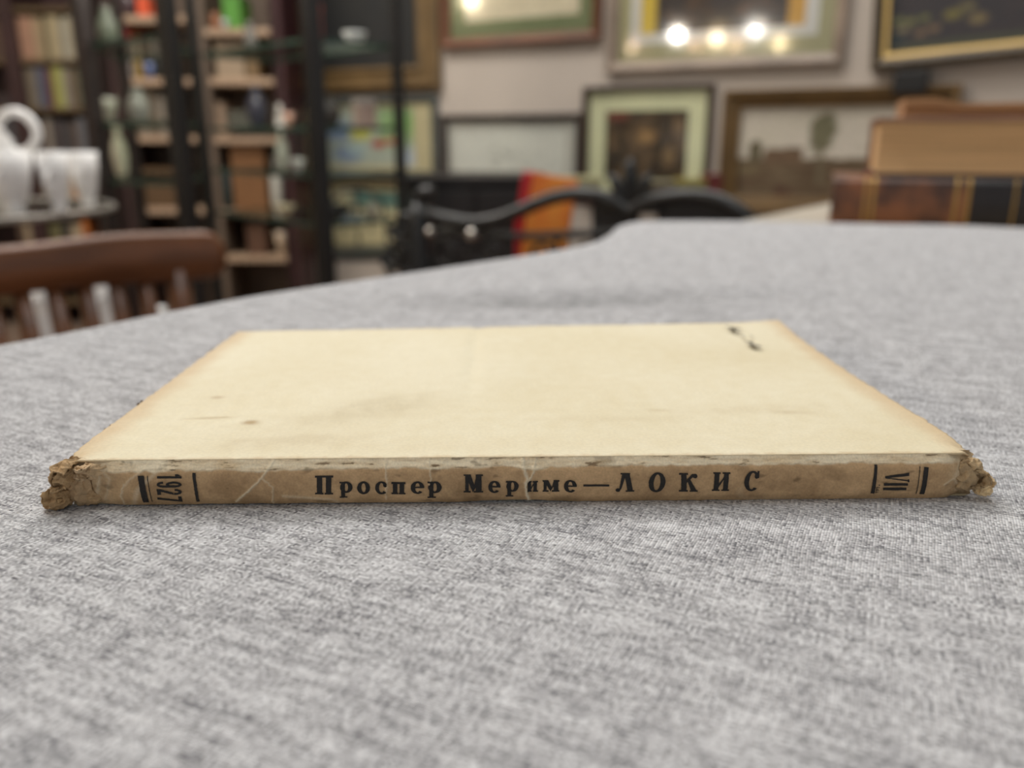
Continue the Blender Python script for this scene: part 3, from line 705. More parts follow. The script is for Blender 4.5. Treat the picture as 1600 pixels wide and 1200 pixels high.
def page_stack():
    x3 = xat(1401, YB + 0.02) 
    o = thing('coverless_book', 'thin coverless block of browned pages on top of the stack of old books', 'book', (x3, YB + 0.012, Z3), -BR)
    L, W = 0.23, 0.10
    def top(x, y): return H3 * (0.92 + 0.10 * noise.noise(Vector((x * 22, y * 9, 3)))) - 0.0045 * sm(0.02, 0.05, x) + 0.003 * sm(0.11, 0.2, x)
    mb = MB(); nx = 46; rows = []
    for i in range(nx + 1):
        x = L * i / nx; h = top(x, 0); h2 = top(x, 0.1); j = 0.0006 * noise.noise(Vector((x * 300, 0, 0)))
        rows.append([mb.bm.verts.new(p) for p in ((x, j, 0), (x, 0.002 + j, h * 0.3), (x, -0.001 + j, h * 0.65), (x, 0.001 + j, h), (x, W, h2), (x, W, 0))])
    for i in range(nx):
        for k in range(6): mb.bm.faces.new((rows[i][k], rows[i + 1][k], rows[i + 1][(k + 1) % 6], rows[i][(k + 1) % 6]))
    mb.bm.faces.new(rows[0]); mb.bm.faces.new(rows[-1][::-1])
    mb.build('page_block', mat('browned_pages', rgb(172, 128, 88), 0.85, var=0.3, vscale=4, stretch=(4, 60, 320)), o)
    MB().prism([(-0.002, 0.004), (0.010, -0.0012), (0.012, 0.004), (0.006, W * 0.9), (-0.001, W * 0.9)], H3 * 0.0 + 0.0002, 0.0018).build('loose_leaf', mat('loose_leaf_paper', rgb(206, 168, 130), 0.85, var=0.1, vscale=40), o)
page_stack()

# ================================================================= PICTURES ON THE WALL
def frame_mesh(w_, h_, prof):
    """mitred moulding; prof = list of (inset from the outer edge, distance out of the wall)"""
    mb = MB(); loops = []
    for (ins, d) in prof:
        loops.append([mb.bm.verts.new(p) for p in ((ins, -d, ins), (w_ - ins, -d, ins), (w_ - ins, -d, h_ - ins), (ins, -d, h_ - ins))])
    n = len(loops)
    for q in range(n):
        a, b = loops[q], loops[(q + 1) % n]
        for k in range(4): mb.bm.faces.new((a[k], a[(k + 1) % 4], b[(k + 1) % 4], b[k]))
    return mb
def window_mesh(w_, h_, outer, inner, d, th=0.002):
    """flat board with an opening: outer and inner = (left, bottom, right, top) insets"""
    return_loops = []
    mb = MB()
    def loop(i, y): return [mb.bm.verts.new(p) for p in ((i[0], y, i[1]), (w_ - i[2], y, i[1]), (w_ - i[2], y, h_ - i[3]), (i[0], y, h_ - i[3]))]
    L = [loop(outer, -d), loop(outer, -d - th), loop(inner, -d - th), loop(inner, -d)]
    for q in range(4):
        a, b = L[q], L[(q + 1) % 4]
        for k in range(4): mb.bm.faces.new((a[k], a[(k + 1) % 4], b[(k + 1) % 4], b[k]))
    return mb
def picture(label, l, t, r, b, fw, fcol, mats, art, depth=0.03, roll=0.0, frough=0.4, glass=True, fmetal=0.0, prof=None, cat='picture', base=0.006, lip=None):
    s0, _ = wall_sz(l, (t + b) / 2); s1, _ = wall_sz(r, (t + b) / 2)
    k = (s1 - s0) / (r - l); mid = (l + r) / 2
    z1 = wall_sz(mid, t)[1]; z0 = wall_sz(mid, b)[1]
    W, H = s1 - s0, z1 - z0
    loc = W0 + WD * s0 + Vector((0, 0, z0)) + WN * 0.001
    o = thing('framed_picture', label, cat, loc, WROT)
    if roll: o.rotation_euler = (0, -roll, WROT); o.rotation_mode = 'XYZ'
    f = fw * k
    pr = prof(f, depth) if prof else [(0, 0), (0, depth), (f * 0.35, depth * 1.1), (f * 0.7, depth * 0.9), (f, depth * 0.7), (f, base)]
    frame_mesh(W, H, pr).build('frame', mat('frame_' + fcol[0], fcol[1], frough, fmetal, var=0.3, vscale=9), o, bevel=0.0015)
    if lip:
        frame_mesh(W, H, [(f - lip[0] * k, depth * 0.75), (f - lip[0] * k, depth * 0.95), (f + 0.002, depth * 0.8), (f + 0.002, depth * 0.6)]).build('inner_lip', mat('lip_' + lip[1], lip[2], 0.35, lip[3], var=0.2, vscale=9), o)
    ins = (f,) * 4; d = base
    for (mw, nm, col) in mats:                     # each mat: width in pixels (l, b, r, t)
        mw4 = tuple(x * k for x in (mw if isinstance(mw, tuple) else (mw,) * 4))
        inn = tuple(ins[i] + mw4[i] for i in range(4))
        window_mesh(W, H, tuple(x - 0.002 for x in ins), inn, d).build('mat', mat('mat_' + nm, col, 0.8, var=0.05, vscale=12), o)
        ins = inn; d -= 0.0008
    x0, x1, zz0, zz1 = ins[0] - 0.003, W - ins[2] + 0.003, ins[1] - 0.003, H - ins[3] + 0.003
    mb = MB(); nn = 72
    mb.grid(nn, nn, lambda a, b_: Vector((x0 + (x1 - x0) * a, -0.003, zz0 + (zz1 - zz0) * b_)))
    mb.build('artwork', M['paint'], o, tint=lambda c: art((c.x - x0) / (x1 - x0), (c.z - zz0) / (zz1 - zz0)))
    MB().box(0.004, W - 0.004, -0.002, 0, 0.004, H - 0.004).build('backing', mat('picture_backing', rgb(90, 74, 58), 0.9), o)
    if glass:
        MB().box(f - 0.001, W - f + 0.001, -base - 0.006, -base - 0.004, f - 0.001, H - f + 0.001).build('glass', M['pane'], o)
    return o
def nn(u, v, z, sc): return fbm(u, v, z, sc, 4)
def sp(u, v, cx, cy, r, soft=0.5): return sm(r, r * (1 - soft), math.hypot(u - cx, v - cy))
def art_dark(u, v): return mixc(rgb(40, 42, 44), rgb(54, 52, 48), 0.5 + nn(u, v, 1, 3))
def art_map(u, v):
    c = mixc(rgb(222, 208, 182), rgb(206, 190, 164), 0.4 + nn(u, v, 2, 4))
    c = mixc(c, rgb(232, 220, 200), sp(u, v, 0.86, 0.32, 0.09)); c = mixc(c, rgb(176, 160, 128), 0.5 * sp(u, v, 0.8, 0.18, 0.06)); c = mixc(c, rgb(180, 168, 140), 0.5 * sp(u, v, 0.62, 0.5, 0.05))
    return c
def art_panel(u, v):
    c = mixc(rgb(54, 44, 42), rgb(110, 74, 44), 0.1 + 1.4 * nn(u, v, 3, 7)); c = mixc(c, rgb(70, 62, 70), 0.4 * sm(0.1, 0.5, nn(u, v, 8, 5)))
    if u < 0.10: c = rgb(206, 174, 66)
    if u > 0.89: c = rgb(200, 150, 66)
    return c
def art_still(u, v):
    c = mixc(rgb(42, 34, 36), rgb(62, 44, 42), 0.5 + nn(u, v, 4, 5)); c = mixc(c, rgb(34, 44, 48), sp(u, v, 0.06, 0.30, 0.14))
    for (x, y, r, q) in ((0.10, 0.62, 0.05, rgb(116, 116, 66)), (0.21, 0.58, 0.045, rgb(122, 118, 62)), (0.33, 0.62, 0.045, rgb(106, 104, 52)), (0.58, 0.62, 0.08, rgb(104, 92, 40)), (0.13, 0.46, 0.06, rgb(118, 104, 74)), (0.30, 0.36, 0.05, rgb(112, 88, 62)), (0.42, 0.42, 0.055, rgb(110, 86, 58)), (0.8, 0.5, 0.08, rgb(110, 92, 56)), (0.7, 0.72, 0.07, rgb(96, 84, 50))):
        q = tuple(min(1, t * 1.5) for t in q[:3]) + (1,); c = mixc(c, q, sp(u, v, x, y, r * 1.35, 0.5))
    c = mixc(c, rgb(74, 72, 48), sm(0.24, 0.17, v)); 
    return c
def art_child(u, v):
    c = rgb(178, 184, 172)
    c = mixc(c, rgb(150, 176, 128), sm(0.55, 0.7, u + 0.1 * nn(u, v, 1, 4)) * sm(0.2, 0.5, v)); c = mixc(c, rgb(128, 146, 176), sp(u, v, 0.22, 0.6, 0.22)); c = mixc(c, rgb(140, 156, 180), sp(u, v, 0.3, 0.2, 0.2))
    c = mixc(c, rgb(196, 190, 96), sp(u, v, 0.44, 0.55, 0.15)); c = mixc(c, rgb(176, 192, 190), sp(u, v, 0.40, 0.3, 0.13)); c = mixc(c, rgb(178, 82, 76), sp(u, v, 0.63, 0.38, 0.10)); c = mixc(c, rgb(190, 100, 88), sp(u, v, 0.76, 0.42, 0.07))
    c = mixc(c, rgb(190, 200, 214), sm(0.84, 0.94, u - 0.35 * (v - 0.2)) * sm(0.5, 0.2, v)); c = mixc(c, rgb(134, 174, 108), sp(u, v, 0.9, 0.72, 0.2))
    return mixc(c, rgb(160, 160, 150), 0.25 * nn(u, v, 6, 9))
def art_teal(u, v):
    c = rgb(214, 200, 162); c = mixc(c, rgb(98, 130, 122), sm(0.62, 0.75, v + 0.12 * (u - 0.5)) * sm(0.25, 0.4, u)); c = mixc(c, rgb(140, 128, 90), 0.6 * sp(u, v, 0.2, 0.5, 0.2))
    return mixc(c, rgb(180, 170, 140), 0.4 * nn(u, v, 4, 5))
def art_sketch(u, v):
    c = mixc(rgb(228, 226, 218), rgb(220, 217, 210), 0.5 + nn(u, v, 5, 3))
    k = sp(u, v, 0.42, 0.45, 0.22) * sm(0.05, 0.35, nn(u * 1.0, v * 2.0, 7, 9)) + 0.6 * sp(u, v, 0.62, 0.35, 0.16) * sm(0.0, 0.4, nn(u, v, 9, 12)) + 0.5 * sm(0.25, 0.1, v) * sm(0.1, 0.4, nn(u, v, 12, 8)) * sm(0.15, 0.4, u)
    return mixc(c, rgb(128, 128, 122), 0.75 * min(1, k))
def art_brown(u, v):
    c = mixc(rgb(58, 46, 36), rgb(120, 94, 66), 0.35 + 1.1 * nn(u * 1.5, v, 9, 5))
    c = mixc(c, rgb(126, 66, 52), sp(u * 1.0, v * 1.6, 0.15, 1.48, 0.18)); c = mixc(c, rgb(58, 40, 30), 0.8 * sp(u, v * 2.2, 0.18, 1.76, 0.2)); c = mixc(c, rgb(168, 130, 86), 0.8 * sp(u, v, 0.5, 0.62, 0.14)); c = mixc(c, rgb(54, 44, 36), sm(0.6, 0.68, u) * sm(0.86, 0.78, u) * 0.6)
    c = mixc(c, rgb(150, 120, 84), 0.7 * sp(u * 2.2, v, 1.72, 0.35, 0.2)); c = mixc(c, rgb(146, 118, 90), 0.6 * sp(u * 2, v, 1.76, 0.75, 0.16)); c = mixc(c, rgb(46, 40, 34), 0.7 * sp(u, v, 0.15, 0.3, 0.16))
    return c
def art_land(u, v):
    sky = mixc(rgb(200, 190, 176), rgb(192, 184, 166), 0.5 + nn(u, v, 3, 3)); c = sky
    hill = 0.43 + 0.03 * nn(u, 0, 2, 8)
    land = mixc(rgb(112, 96, 74), rgb(84, 66, 48), 0.5 + 1.2 * nn(u, v * 2, 5, 6))
    if v < hill: c = land
    roof = sm(0.13, 0.16, u) * sm(0.37, 0.34, u) * sm(0.55, 0.53, v - 0.12 * (u - 0.25)); 
    if roof > 0.5 and v > 0.36: c = mixc(rgb(96, 76, 58), rgb(116, 94, 72), 0.5 + nn(u, v, 8, 10))
    e = ((u - 0.10) / 0.045) ** 2 + ((v - 0.50) / 0.13) ** 2 + 0.7 * nn(u, v, 9, 9)
    c = mixc(c, rgb(92, 84, 62), sm(1.1, 0.7, e))
    e = ((u - 0.45 - 0.06 * (v - 0.7)) / 0.075) ** 2 + ((v - 0.72) / 0.25) ** 2 + 0.8 * nn(u, v, 19, 7)
    c = mixc(c, rgb(108, 104, 80), sm(1.1, 0.6, e))
    if 0.435 < u < 0.465 and 0.15 < v < 0.6: c = mixc(c, rgb(110, 102, 80), 0.7)
    c = mixc(c, rgb(74, 42, 36), 0.9 * sm(0.30, 0.20, v) * sm(-0.1, 0.25, nn(u * 1.2, v, 29, 4) + 0.3 * (u - 0.5)))
    c = mixc(c, rgb(124, 110, 82), 0.6 * sp(u, v, 0.06, 0.28, 0.1))
    return c
flatp = lambda f, d: [(0, 0), (0, d * 0.6), (f * 0.25, d), (f * 0.6, d * 0.8), (f * 0.85, d), (f, d * 0.85), (f, 0.006)]
picture('large dark picture in an antique gold frame behind the glass case', 452, -250, 688, 146, 30, ('antique_gold', rgb(116, 92, 58)), [], art_dark, 0.04, prof=flatp, glass=False)
picture('beige sketch with green mat in a thin red-brown frame, top row', 693, -190, 945, 70, 13, ('red_brown', rgb(112, 68, 40)), [((24, 22, 20, 20), 'green', rgb(112, 120, 84))], art_map)
picture('wide picture with yellow side bands, sage mat and taupe frame reflecting lamps', 957, -230, 1335, 108, 17, ('taupe', rgb(150, 132, 116)), [((22, 27, 24, 24), 'sage', rgb(160, 152, 116)), ((16, 15, 20, 16), 'white', rgb(206, 200, 196))], art_panel)
picture('dark still life of fruit in a bright gold frame, rightmost on the wall', 1384, -250, 1720, 106, 26, ('dark_olive', rgb(74, 60, 38)), [], lambda u, v: art_still(u * 1.55, v * 3.2), 0.05, roll=math.radians(3.6), lip=(19, 'gold', rgb(238, 200, 122), 0.15))
picture('childlike green and blue painting with cream border behind the glass case', 462, 151, 687, 277, 9, ('slate_blue', rgb(86, 92, 90)), [((34, 6, 26, 4), 'cream', rgb(206, 192, 154))], art_child, 0.02)
picture('pale beige and teal picture low on the wall behind the glass case', 485, 282, 688, 395, 7, ('thin_olive', rgb(96, 84, 52)), [(5, 'cream', rgb(206, 192, 154))], art_teal, 0.02)
picture('faint grey sketch in a thin dark frame above the black cabinet', 695, 178, 911, 300, 9, ('charcoal', rgb(70, 60, 54)), [((8, 6, 16, 6), 'pale grey', rgb(206, 202, 194))], art_sketch, 0.026)
picture('upright brown picture in a wide pale green mat', 914, 133, 1112, 318, 8, ('dark_brown', rgb(72, 54, 40)), [(27, 'pale green', rgb(226, 224, 186))], art_brown, 0.03)
picture('landscape with a tall tree in a dark gold frame behind the old books', 1130, 137, 1490, 335, 28, ('old_gold', rgb(108, 82, 44)), [], art_land, 0.04, glass=False, prof=lambda f, d: [(0, 0), (0, d), (f * 0.35, d * 0.95), (f * 0.45, d * 0.6), (f, d * 0.45), (f, 0.006)])
p = onwall(1424, 130, 0.0)
bx = MB().box(-0.045, 0.045, -0.05, 0, -0.03, 0.03).build('wall_bracket', M['black'], loc=p + WN * 0.002, rotz=WROT, bevel=0.006)
tag(bx, 'small black bracket on the wall just under the bright gold frame', 'bracket')

# ================================================================= LAMPS (they also shine back from the glass of the pictures)
def lamp_at(px, py, dist, off=0.014):
    p = onwall(px, py, off); d = (p - CAM).normalized(); r = d - WN * (2 * d.dot(WN)); return p + r * dist
def pendant(px, py, dist, strength, rad, col, label):
    q = lamp_at(px, py, dist)
    o = thing('pendant_lamp', label, 'lamp', q, group='bare bulbs hanging in the shop')
    mb = MB(); bmesh.ops.create_icosphere(mb.bm, subdivisions=2, radius=rad)
    mb.build('bulb', mat('bulb_%d_%d' % (px, py), (1, 1, 1, 1), 0.5, emit=col, estr=strength), o)
    MB().lathe([(0.012, rad * 0.9), (0.016, rad + 0.01), (0.016, rad + 0.05), (0.004, rad + 0.06)], 12).build('socket', M['black'], o)
    MB().tube([(0, 0, rad + 0.055), (0, 0, 2.8 - q.z)], 0.0015, 6).build('cord', M['black'], o)
LP = 'bare bulb hanging on a cord, mirrored in the glass of the taupe framed picture'
for (px, py, st, rad, col) in ((1058, 54, 520, 0.017, (1, 0.93, 0.82, 1)), (1180, 47, 330, 0.026, (1, 0.93, 0.82, 1)), (1120, 61, 420, 0.022, (1, 0.80, 0.52, 1)), (1218, 67, 260, 0.022, (1, 0.78, 0.45, 1)), (988, 73, 120, 0.022, (1, 0.70, 0.48, 1)), (1086, 71, 90, 0.022, (1, 0.62, 0.40, 1)), (1150, 70, 90, 0.026, (1, 0.66, 0.42, 1)), (735, 1, 420, 0.024, (1, 0.84, 0.55, 1))):
    pendant(px, py, 1.45 if px == 1058 else 4.3 + 0.1 * (px % 3), st, rad, col, LP)

# ================================================================= FAR BOOKCASE, left
def bookcase():
    Yf = 3.7; D = 0.26
    x0, x1 = xat(-130, Yf), xat(158, Yf); xm0, xm1 = xat(27, Yf), xat(50, Yf)
    o = thing('bookcase', 'tall maroon bookcase full of books at the far left', 'bookcase', (0, 0, 0))
    MB().box(x0, x0 + 0.03, Yf, Yf + D, 0, 2.3).build('side_panel', M['maroon'], o); MB().box(x1 - 0.03, x1, Yf, Yf + D, 0, 2.3).build('side_panel', M['maroon'], o)
    MB().box(xm0, xm1, Yf - 0.005, Yf + D - 0.012, 0, 2.3).build('upright', M['maroon'], o)
    MB().box(x0 + 0.03, x1 - 0.03, Yf + D - 0.012, Yf + D, 0, 2.3).build('back_panel', M['maroon'], o)
    MB().box(x0, x1, Yf, Yf + D, 2.3, 2.33).build('top_panel', M['maroon'], o)
    shelf = mat('bookcase_shelf', rgb(104, 84, 58), 0.5, var=0.2, vscale=6)
    lv = [10, 92, 168, 246, 330, 410, 470]
    zs = [zat(p, Yf) for p in lv]
    for z in zs:
        for a, b in ((x0 + 0.03, xm0), (xm1, x1 - 0.03)):
            MB().box(a, b, Yf + 0.005, Yf + D - 0.012, z - 0.018, z).build('shelf', shelf, o)
    spec = {  # shelf index -> books of the right bay: (colour word, rgb, width px, height share)
        1: [('salmon', (168, 128, 104), 22, 0.9), ('tan', (164, 142, 110), 14, 0.88), ('olive', (104, 94, 66), 7, 0.85), ('beige', (172, 156, 122), 18, 0.92), ('pale grey', (150, 146, 132), 8, 0.85), ('cream', (176, 166, 142), 12, 0.9), ('sage', (128, 130, 108), 12, 0.86)],
        2: [('taupe', (122, 110, 92), 14, 0.9), ('grey blue', (88, 90, 104), 16, 0.94), ('maroon', (96, 42, 48), 9, 0.9), ('yellow green', (158, 156, 88), 17, 0.95), ('grey', (150, 144, 130), 8, 0.9), ('brown', (104, 84, 66), 12, 0.88), ('dusty green', (116, 122, 98), 12, 0.9)],
        3: [('dark plum', (72, 58, 60), 18, 0.8), ('pale grey', (148, 138, 124), 9, 0.85), ('charcoal', (70, 62, 62), 22, 0.82), ('slate', (64, 64, 66), 8, 0.75), ('brown', (92, 76, 66), 10, 0.8), ('steel grey', (104, 104, 108), 14, 0.86), ('sand', (150, 136, 110), 10, 0.8)],
        4: [('tan', (150, 124, 96), 20, 0.8), ('dark brown', (70, 52, 44), 18, 0.85), ('cream', (190, 176, 150), 9, 0.8), ('orange', (190, 112, 52), 14, 0.85), ('brick red', (128, 66, 52), 12, 0.82), ('stone', (150, 142, 128), 14, 0.86)],
        5: [('olive', (110, 104, 70), 20, 0.8), ('black', (48, 44, 44), 14, 0.85), ('beige', (170, 152, 124), 18, 0.8), ('orange', (186, 108, 50), 10, 0.9)],
    }
    left = {1: [('brown', (96, 76, 60), 12, 0.8), ('dark brown', (80, 62, 52), 14, 0.85)], 3: [('slate', (84, 88, 92), 9, 0.9), ('charcoal', (66, 62, 64), 12, 0.8), ('grey', (120, 118, 118), 6, 0.7)], 2: [('charcoal', (60, 48, 48), 26, 0.3)],
            4: [('tan', (150, 130, 104), 14, 0.85), ('maroon', (92, 44, 44), 12, 0.8)], 5: [('beige', (160, 142, 116), 16, 0.8), ('brown', (90, 70, 56), 10, 0.85)]}
    names = ['second', 'third', 'fourth', 'fifth', 'sixth']; ords = ['first', 'second', 'third', 'fourth', 'fifth', 'sixth', 'seventh']
    for bay, dct, xa, xb in (('inner', spec, xm1, x1 - 0.03), ('outer', left, x0 + 0.03, xm0)):
        for si, bl in dct.items():
            z = zs[si]; hh = zs[si - 1] - 0.018 - z
            x = xa + 0.002 if bay == 'inner' else xb - 0.002
            for bi, (cw, cc, wpx, hs) in enumerate(bl):
                wd = wpx * Yf / 1355
                if bay == 'inner':
                    if x + wd > xb: break
                    a, b = x, x + wd; x = b + 0.001
                else:
                    if x - wd < xa: break
                    a, b = x - wd, x; x = a - 0.001
                r = thing('shelf_book', '%s book, %s from the upright, %s shelf down, %s bay of maroon bookcase' % (cw, ords[bi], names[si - 1], bay), 'book', ((a + b) / 2, Yf + 0.02, z + 0.0005), group='books in the maroon bookcase')
                hw = (b - a) / 2; h = hh * hs
                MB().box(-hw, hw, 0, 0.004, 0, h).box(-hw, -hw + 0.003, 0.004, 0.16, 0, h).box(hw - 0.003, hw, 0.004, 0.16, 0, h).build('cover', mat('cloth_%d_%d_%d' % cc, rgb(*cc), 0.6, var=0.15, vscale=20), r)
                MB().box(-hw + 0.0032, hw - 0.0032, 0.0045, 0.155, 0.003, h - 0.004).build('page_block', M['pages'], r)
    return zs
bookcase()

# ================================================================= PALE SHELVING UNIT behind the glass cases
YU = 3.2; DU = 0.26
def shelving():
    x0, x1 = xat(186, YU), xat(452, YU); xm = xat(330, YU)
    o = thing('shelving_unit', 'open pale wooden shelving unit crowded with knick-knacks behind the glass cases', 'shelves', (0, 0, 0))
    red = mat('dark_red_wood', rgb(66, 30, 34), 0.45, var=0.3, vscale=8)
    MB().box(x0, x0 + 0.025, YU, YU + DU, 0, 2.2).build('side_panel', M['maroon'], o); MB().box(x1 - 0.03, x1, YU, YU + DU, 0, 2.2).build('side_panel', red, o)
    MB().box(xm - 0.012, xm + 0.012, YU + 0.01, YU + DU - 0.01, 0, 2.2).build('upright', M['oakback'], o)
    MB().box(x0 + 0.025, x1 - 0.03, YU + DU - 0.01, YU + DU, 0, 2.2).build('back_panel', M['oakback'], o)
    MB().box(x0, x1, YU, YU + DU, 2.2, 2.225).build('top_panel', M['oak'], o)
    zs = {}
    for nm, pa, pb in (('a', 24, 44), ('b', 122, 122), ('c', 212, 214), ('d', 325, 328), ('e', 400, 400)):
        for sd, a, b, pp in (('l', x0 + 0.025, xm - 0.012, pa), ('r', xm + 0.012, x1 - 0.03, pb)):
            z = zat(pp, YU); zs[nm + sd] = z
            MB().box(a, b, YU + 0.003, YU + DU - 0.01, z - 0.024, z).build('shelf', M['oak'], o, bevel=0.002)
    return zs
ZS = shelving()
def box_thing(name, label, cat, l, r, top, shelf, Yf, col, lid=None, depth=0.14, zz=None, group=None):
    z = (ZS[shelf] if zz is None else zz) + 0.0008
    a, b = xat(l, Yf), xat(r, Yf); h = zat(top, Yf) - z
    o = thing(name, label, cat, ((a + b) / 2, Yf, z), group=group); hw = (b - a) / 2
    m = mat('%s_%d_%d_%d' % ((name,) + col), rgb(*col), 0.65, var=0.15, vscale=14)
    if lid:
        MB().box(-hw, hw, 0, depth, 0, h * 0.72).build('base', m, o, bevel=0.002)
        MB().box(-hw - 0.002, hw + 0.002, -0.002, depth + 0.002, h * 0.72, h).build('lid', mat('%s_lid_%d_%d_%d' % ((name,) + lid), rgb(*lid), 0.65), o, bevel=0.002)
    else:
        MB().box(-hw, hw, 0, depth, 0, h * 0.93).build('body', m, o, bevel=0.002)
        MB().box(-hw, -0.001, 0, depth, h * 0.93 + 0.0005, h).box(0.001, hw, 0, depth, h * 0.93 + 0.0005, h).build('flap', m, o)
    return o
def vase(name, label, cat, cx, wpx, top, shelf, Yf, col, prof='vase', zz=None, group=None, neck=None, rough=0.25):
    z = (ZS[shelf] if zz is None else zz) + 0.0008
    x = xat(cx, Yf); R = wpx / 2 * Yf / 1355; h = zat(top, Yf) - z
    P = {'vase': [(0.55, 0), (0.75, 0.08), (1.0, 0.4), (0.85, 0.66), (0.42, 0.84), (0.5, 0.97), (0.44, 1.0), (0.36, 0.95), (0.34, 0.84)],
         'bowl': [(0.4, 0), (0.42, 0.12), (0.8, 0.5), (1.0, 1.0), (0.96, 1.0), (0.75, 0.5), (0.3, 0.2)],
         'jar': [(0.8, 0), (1.0, 0.06), (1.0, 0.74), (0.7, 0.86), (0.7, 0.9), (0.78, 0.93), (0.5, 1.0), (0.1, 1.0)],
         'figure': [(0.8, 0), (0.9, 0.05), (0.6, 0.12), (0.75, 0.35), (0.55, 0.58), (0.62, 0.66), (0.28, 0.74), (0.46, 0.86), (0.3, 0.97), (0.05, 1.0)],
         'bottle': [(0.9, 0), (1.0, 0.04), (1.0, 0.55), (0.4, 0.72), (0.36, 0.95), (0.46, 0.96), (0.46, 1.0), (0.2, 1.0)]}[prof]
    m = mat('%s_%d_%d_%d' % ((name,) + col), rgb(*col), rough, var=0.15, vscale=30)
    o = MB().lathe([(r * R, q * h) for r, q in P], 24).build(name, m, smooth=True, loc=(x, Yf + R, z))
    return tag(o, label, cat, group)
YI = YU + 0.03
# left bay
box_thing('orange_box', 'orange upright box on the upper left shelf of the pale unit', 'box', 238, 254, -6, 'al', YI, (214, 86, 48))
vase('dark_jar', 'dark plum jar beside the orange box on the upper left shelf', 'jar', 220, 26, -14, 'al', YI, (70, 52, 54), 'jar')
box_thing('red_box', 'red box with pale base standing below the orange box', 'box', 205, 220, 41, 'bl', YI, (150, 140, 134), lid=(156, 44, 40))
vase('yellow_bottle', 'slim ochre bottle in the middle of the second left shelf', 'bottle', 228, 11, 48, 'bl', YI, (150, 124, 60), 'bottle')
vase('blue_pot', 'small blue and white pot at the front of the second left shelf', 'pot', 243, 20, 98, 'bl', YI, (96, 110, 152), 'bowl')
#vase('pale_vase', 'pale grey vase left of the ochre bottle', 'vase', 205, 18, 64, 'bl', YI, (150, 140, 132), 'vase')
vase('black_vase', 'black round vase right of the blue pot', 'vase', 257, 16, 56, 'bl', YI, (48, 50, 46), 'vase')
bks = [('taupe', (112, 100, 84), 16, 138), ('grey', (132, 124, 110), 10, 142), ('umber', (104, 92, 76), 14, 134), ('stone', (142, 132, 118), 10, 150), ('sand', (152, 136, 112), 11, 160)]
x = 206
for i, (cw, cc, wd, top) in enumerate(bks):
    box_thing('standing_book', '%s book, %s from the left on the third left shelf of the pale unit' % (cw, ['first', 'second', 'third', 'fourth', 'fifth'][i]), 'book', x, x + wd, top, 'cl', YI, cc, group='books on the third shelf of the pale unit'); x += wd + 2
box_thing('brown_carton', 'large brown cardboard carton on the lower left shelf', 'box', 216, 276, 262, 'dl', YI, (92, 68, 42), depth=0.18)
vase('grey_jug', 'grey jug beside the brown carton', 'jug', 213, 13, 264, 'dl', YI, (118, 108, 98), 'vase')
box_thing('cream_box', 'flat cream box lying on the lowest left shelf', 'box', 214, 280, 372, 'el', YI, (190, 178, 160), lid=(200, 188, 172))
# right bay
box_thing('green_book', 'bright green upright box on the top right shelf', 'box', 366, 392, -8, 'ar', YI, (84, 142, 52))
vase('orange_jar', 'small orange brown jar left of the green box', 'jar', 352, 14, 18, 'ar', YI, (156, 104, 74), 'jar')
vase('white_cup', 'small white cup in front of the green box', 'cup', 366, 12, 30, 'ar', YU + 0.005, (190, 196, 190), 'bowl')
box_thing('beige_panel_box', 'tall plain beige box filling the second right shelf', 'box', 348, 392, 66, 'br', YI, (158, 138, 114), depth=0.12)
box_thing('brown_folder', 'brown folder right of the tall beige box', 'folder', 395, 412, 70, 'br', YI, (122, 98, 66), depth=0.16)
box_thing('tan_box', 'tan box at the foot of the third right shelf', 'box', 341, 354, 160, 'cr', YI, (150, 126, 104))
box_thing('amber_carton', 'amber brown carton on the fourth right shelf', 'box', 357, 410, 226, 'dr', YI, (128, 88, 52), depth=0.16)
vase('teal_jar', 'dark teal jar left of the amber carton', 'jar', 347, 14, 262, 'dr', YI, (58, 68, 66), 'jar')
vase('white_vase', 'tall white vase right of the amber carton', 'vase', 424, 18, 240, 'dr', YI, (200, 196, 184), 'bottle')
box_thing('rust_box', 'rust coloured box at the right end of the lowest right shelf', 'box', 372, 402, 350, 'er', YI, (96, 66, 48))
vase('cream_pot', 'cream pot beside the rust box on the lowest right shelf', 'pot', 424, 24, 362, 'er', YI, (206, 182, 156), 'bowl')

# ================================================================= GLASS DISPLAY CASES
def case(label, corners, thick, mats_, levels, base_z, H=2.05):
    """corners: four ground points near, left, far, right"""
    o = thing('display_case', label, 'display case', (0, 0, 0))
    cs = [Vector((x, y, 0)) for x, y in corners]
    cc = sum(cs, Vector()) / 4; ang = math.atan2((cs[1] - cs[0]).y, (cs[1] - cs[0]).x)
    for p, t, m in zip(cs, thick, mats_):
        R = Matrix.Translation(p) @ Matrix.Rotation(ang, 4, 'Z')
        MB().box(-t / 2, t / 2, -t / 2, t / 2, 0, H, R).build('post', m, o, bevel=0.002)
    ins = [cc + (p - cc) * 0.93 for p in cs]
    for z in levels:
        sh = MB().prism([(p.x, p.y) for p in ins], z - 0.006, z).build('glass_shelf', M['glass'], o)
        e = MB()
        for i in range(4):
            a, b = ins[i], ins[(i + 1) % 4]; d = (b - a); nrm = Vector((d.y, -d.x, 0)).normalized()
            if (a + b).dot(nrm) / 2 - cc.dot(nrm) < 0: nrm = -nrm
            q = [a, b, b + nrm * 0.003, a + nrm * 0.003]; e.prism([(v.x, v.y) for v in q], z - 0.0085, z + 0.001)
        e.build('shelf_rim', M['edge'], sh)
    MB().prism([(p.x, p.y) for p in ins], base_z - 0.05, base_z).build('base_panel', mats_[0], o)
    MB().prism([(p.x, p.y) for p in [cc + (p - cc) * 1.02 for p in cs]], H, H + 0.04).build('top_panel', mats_[0], o)
    return o
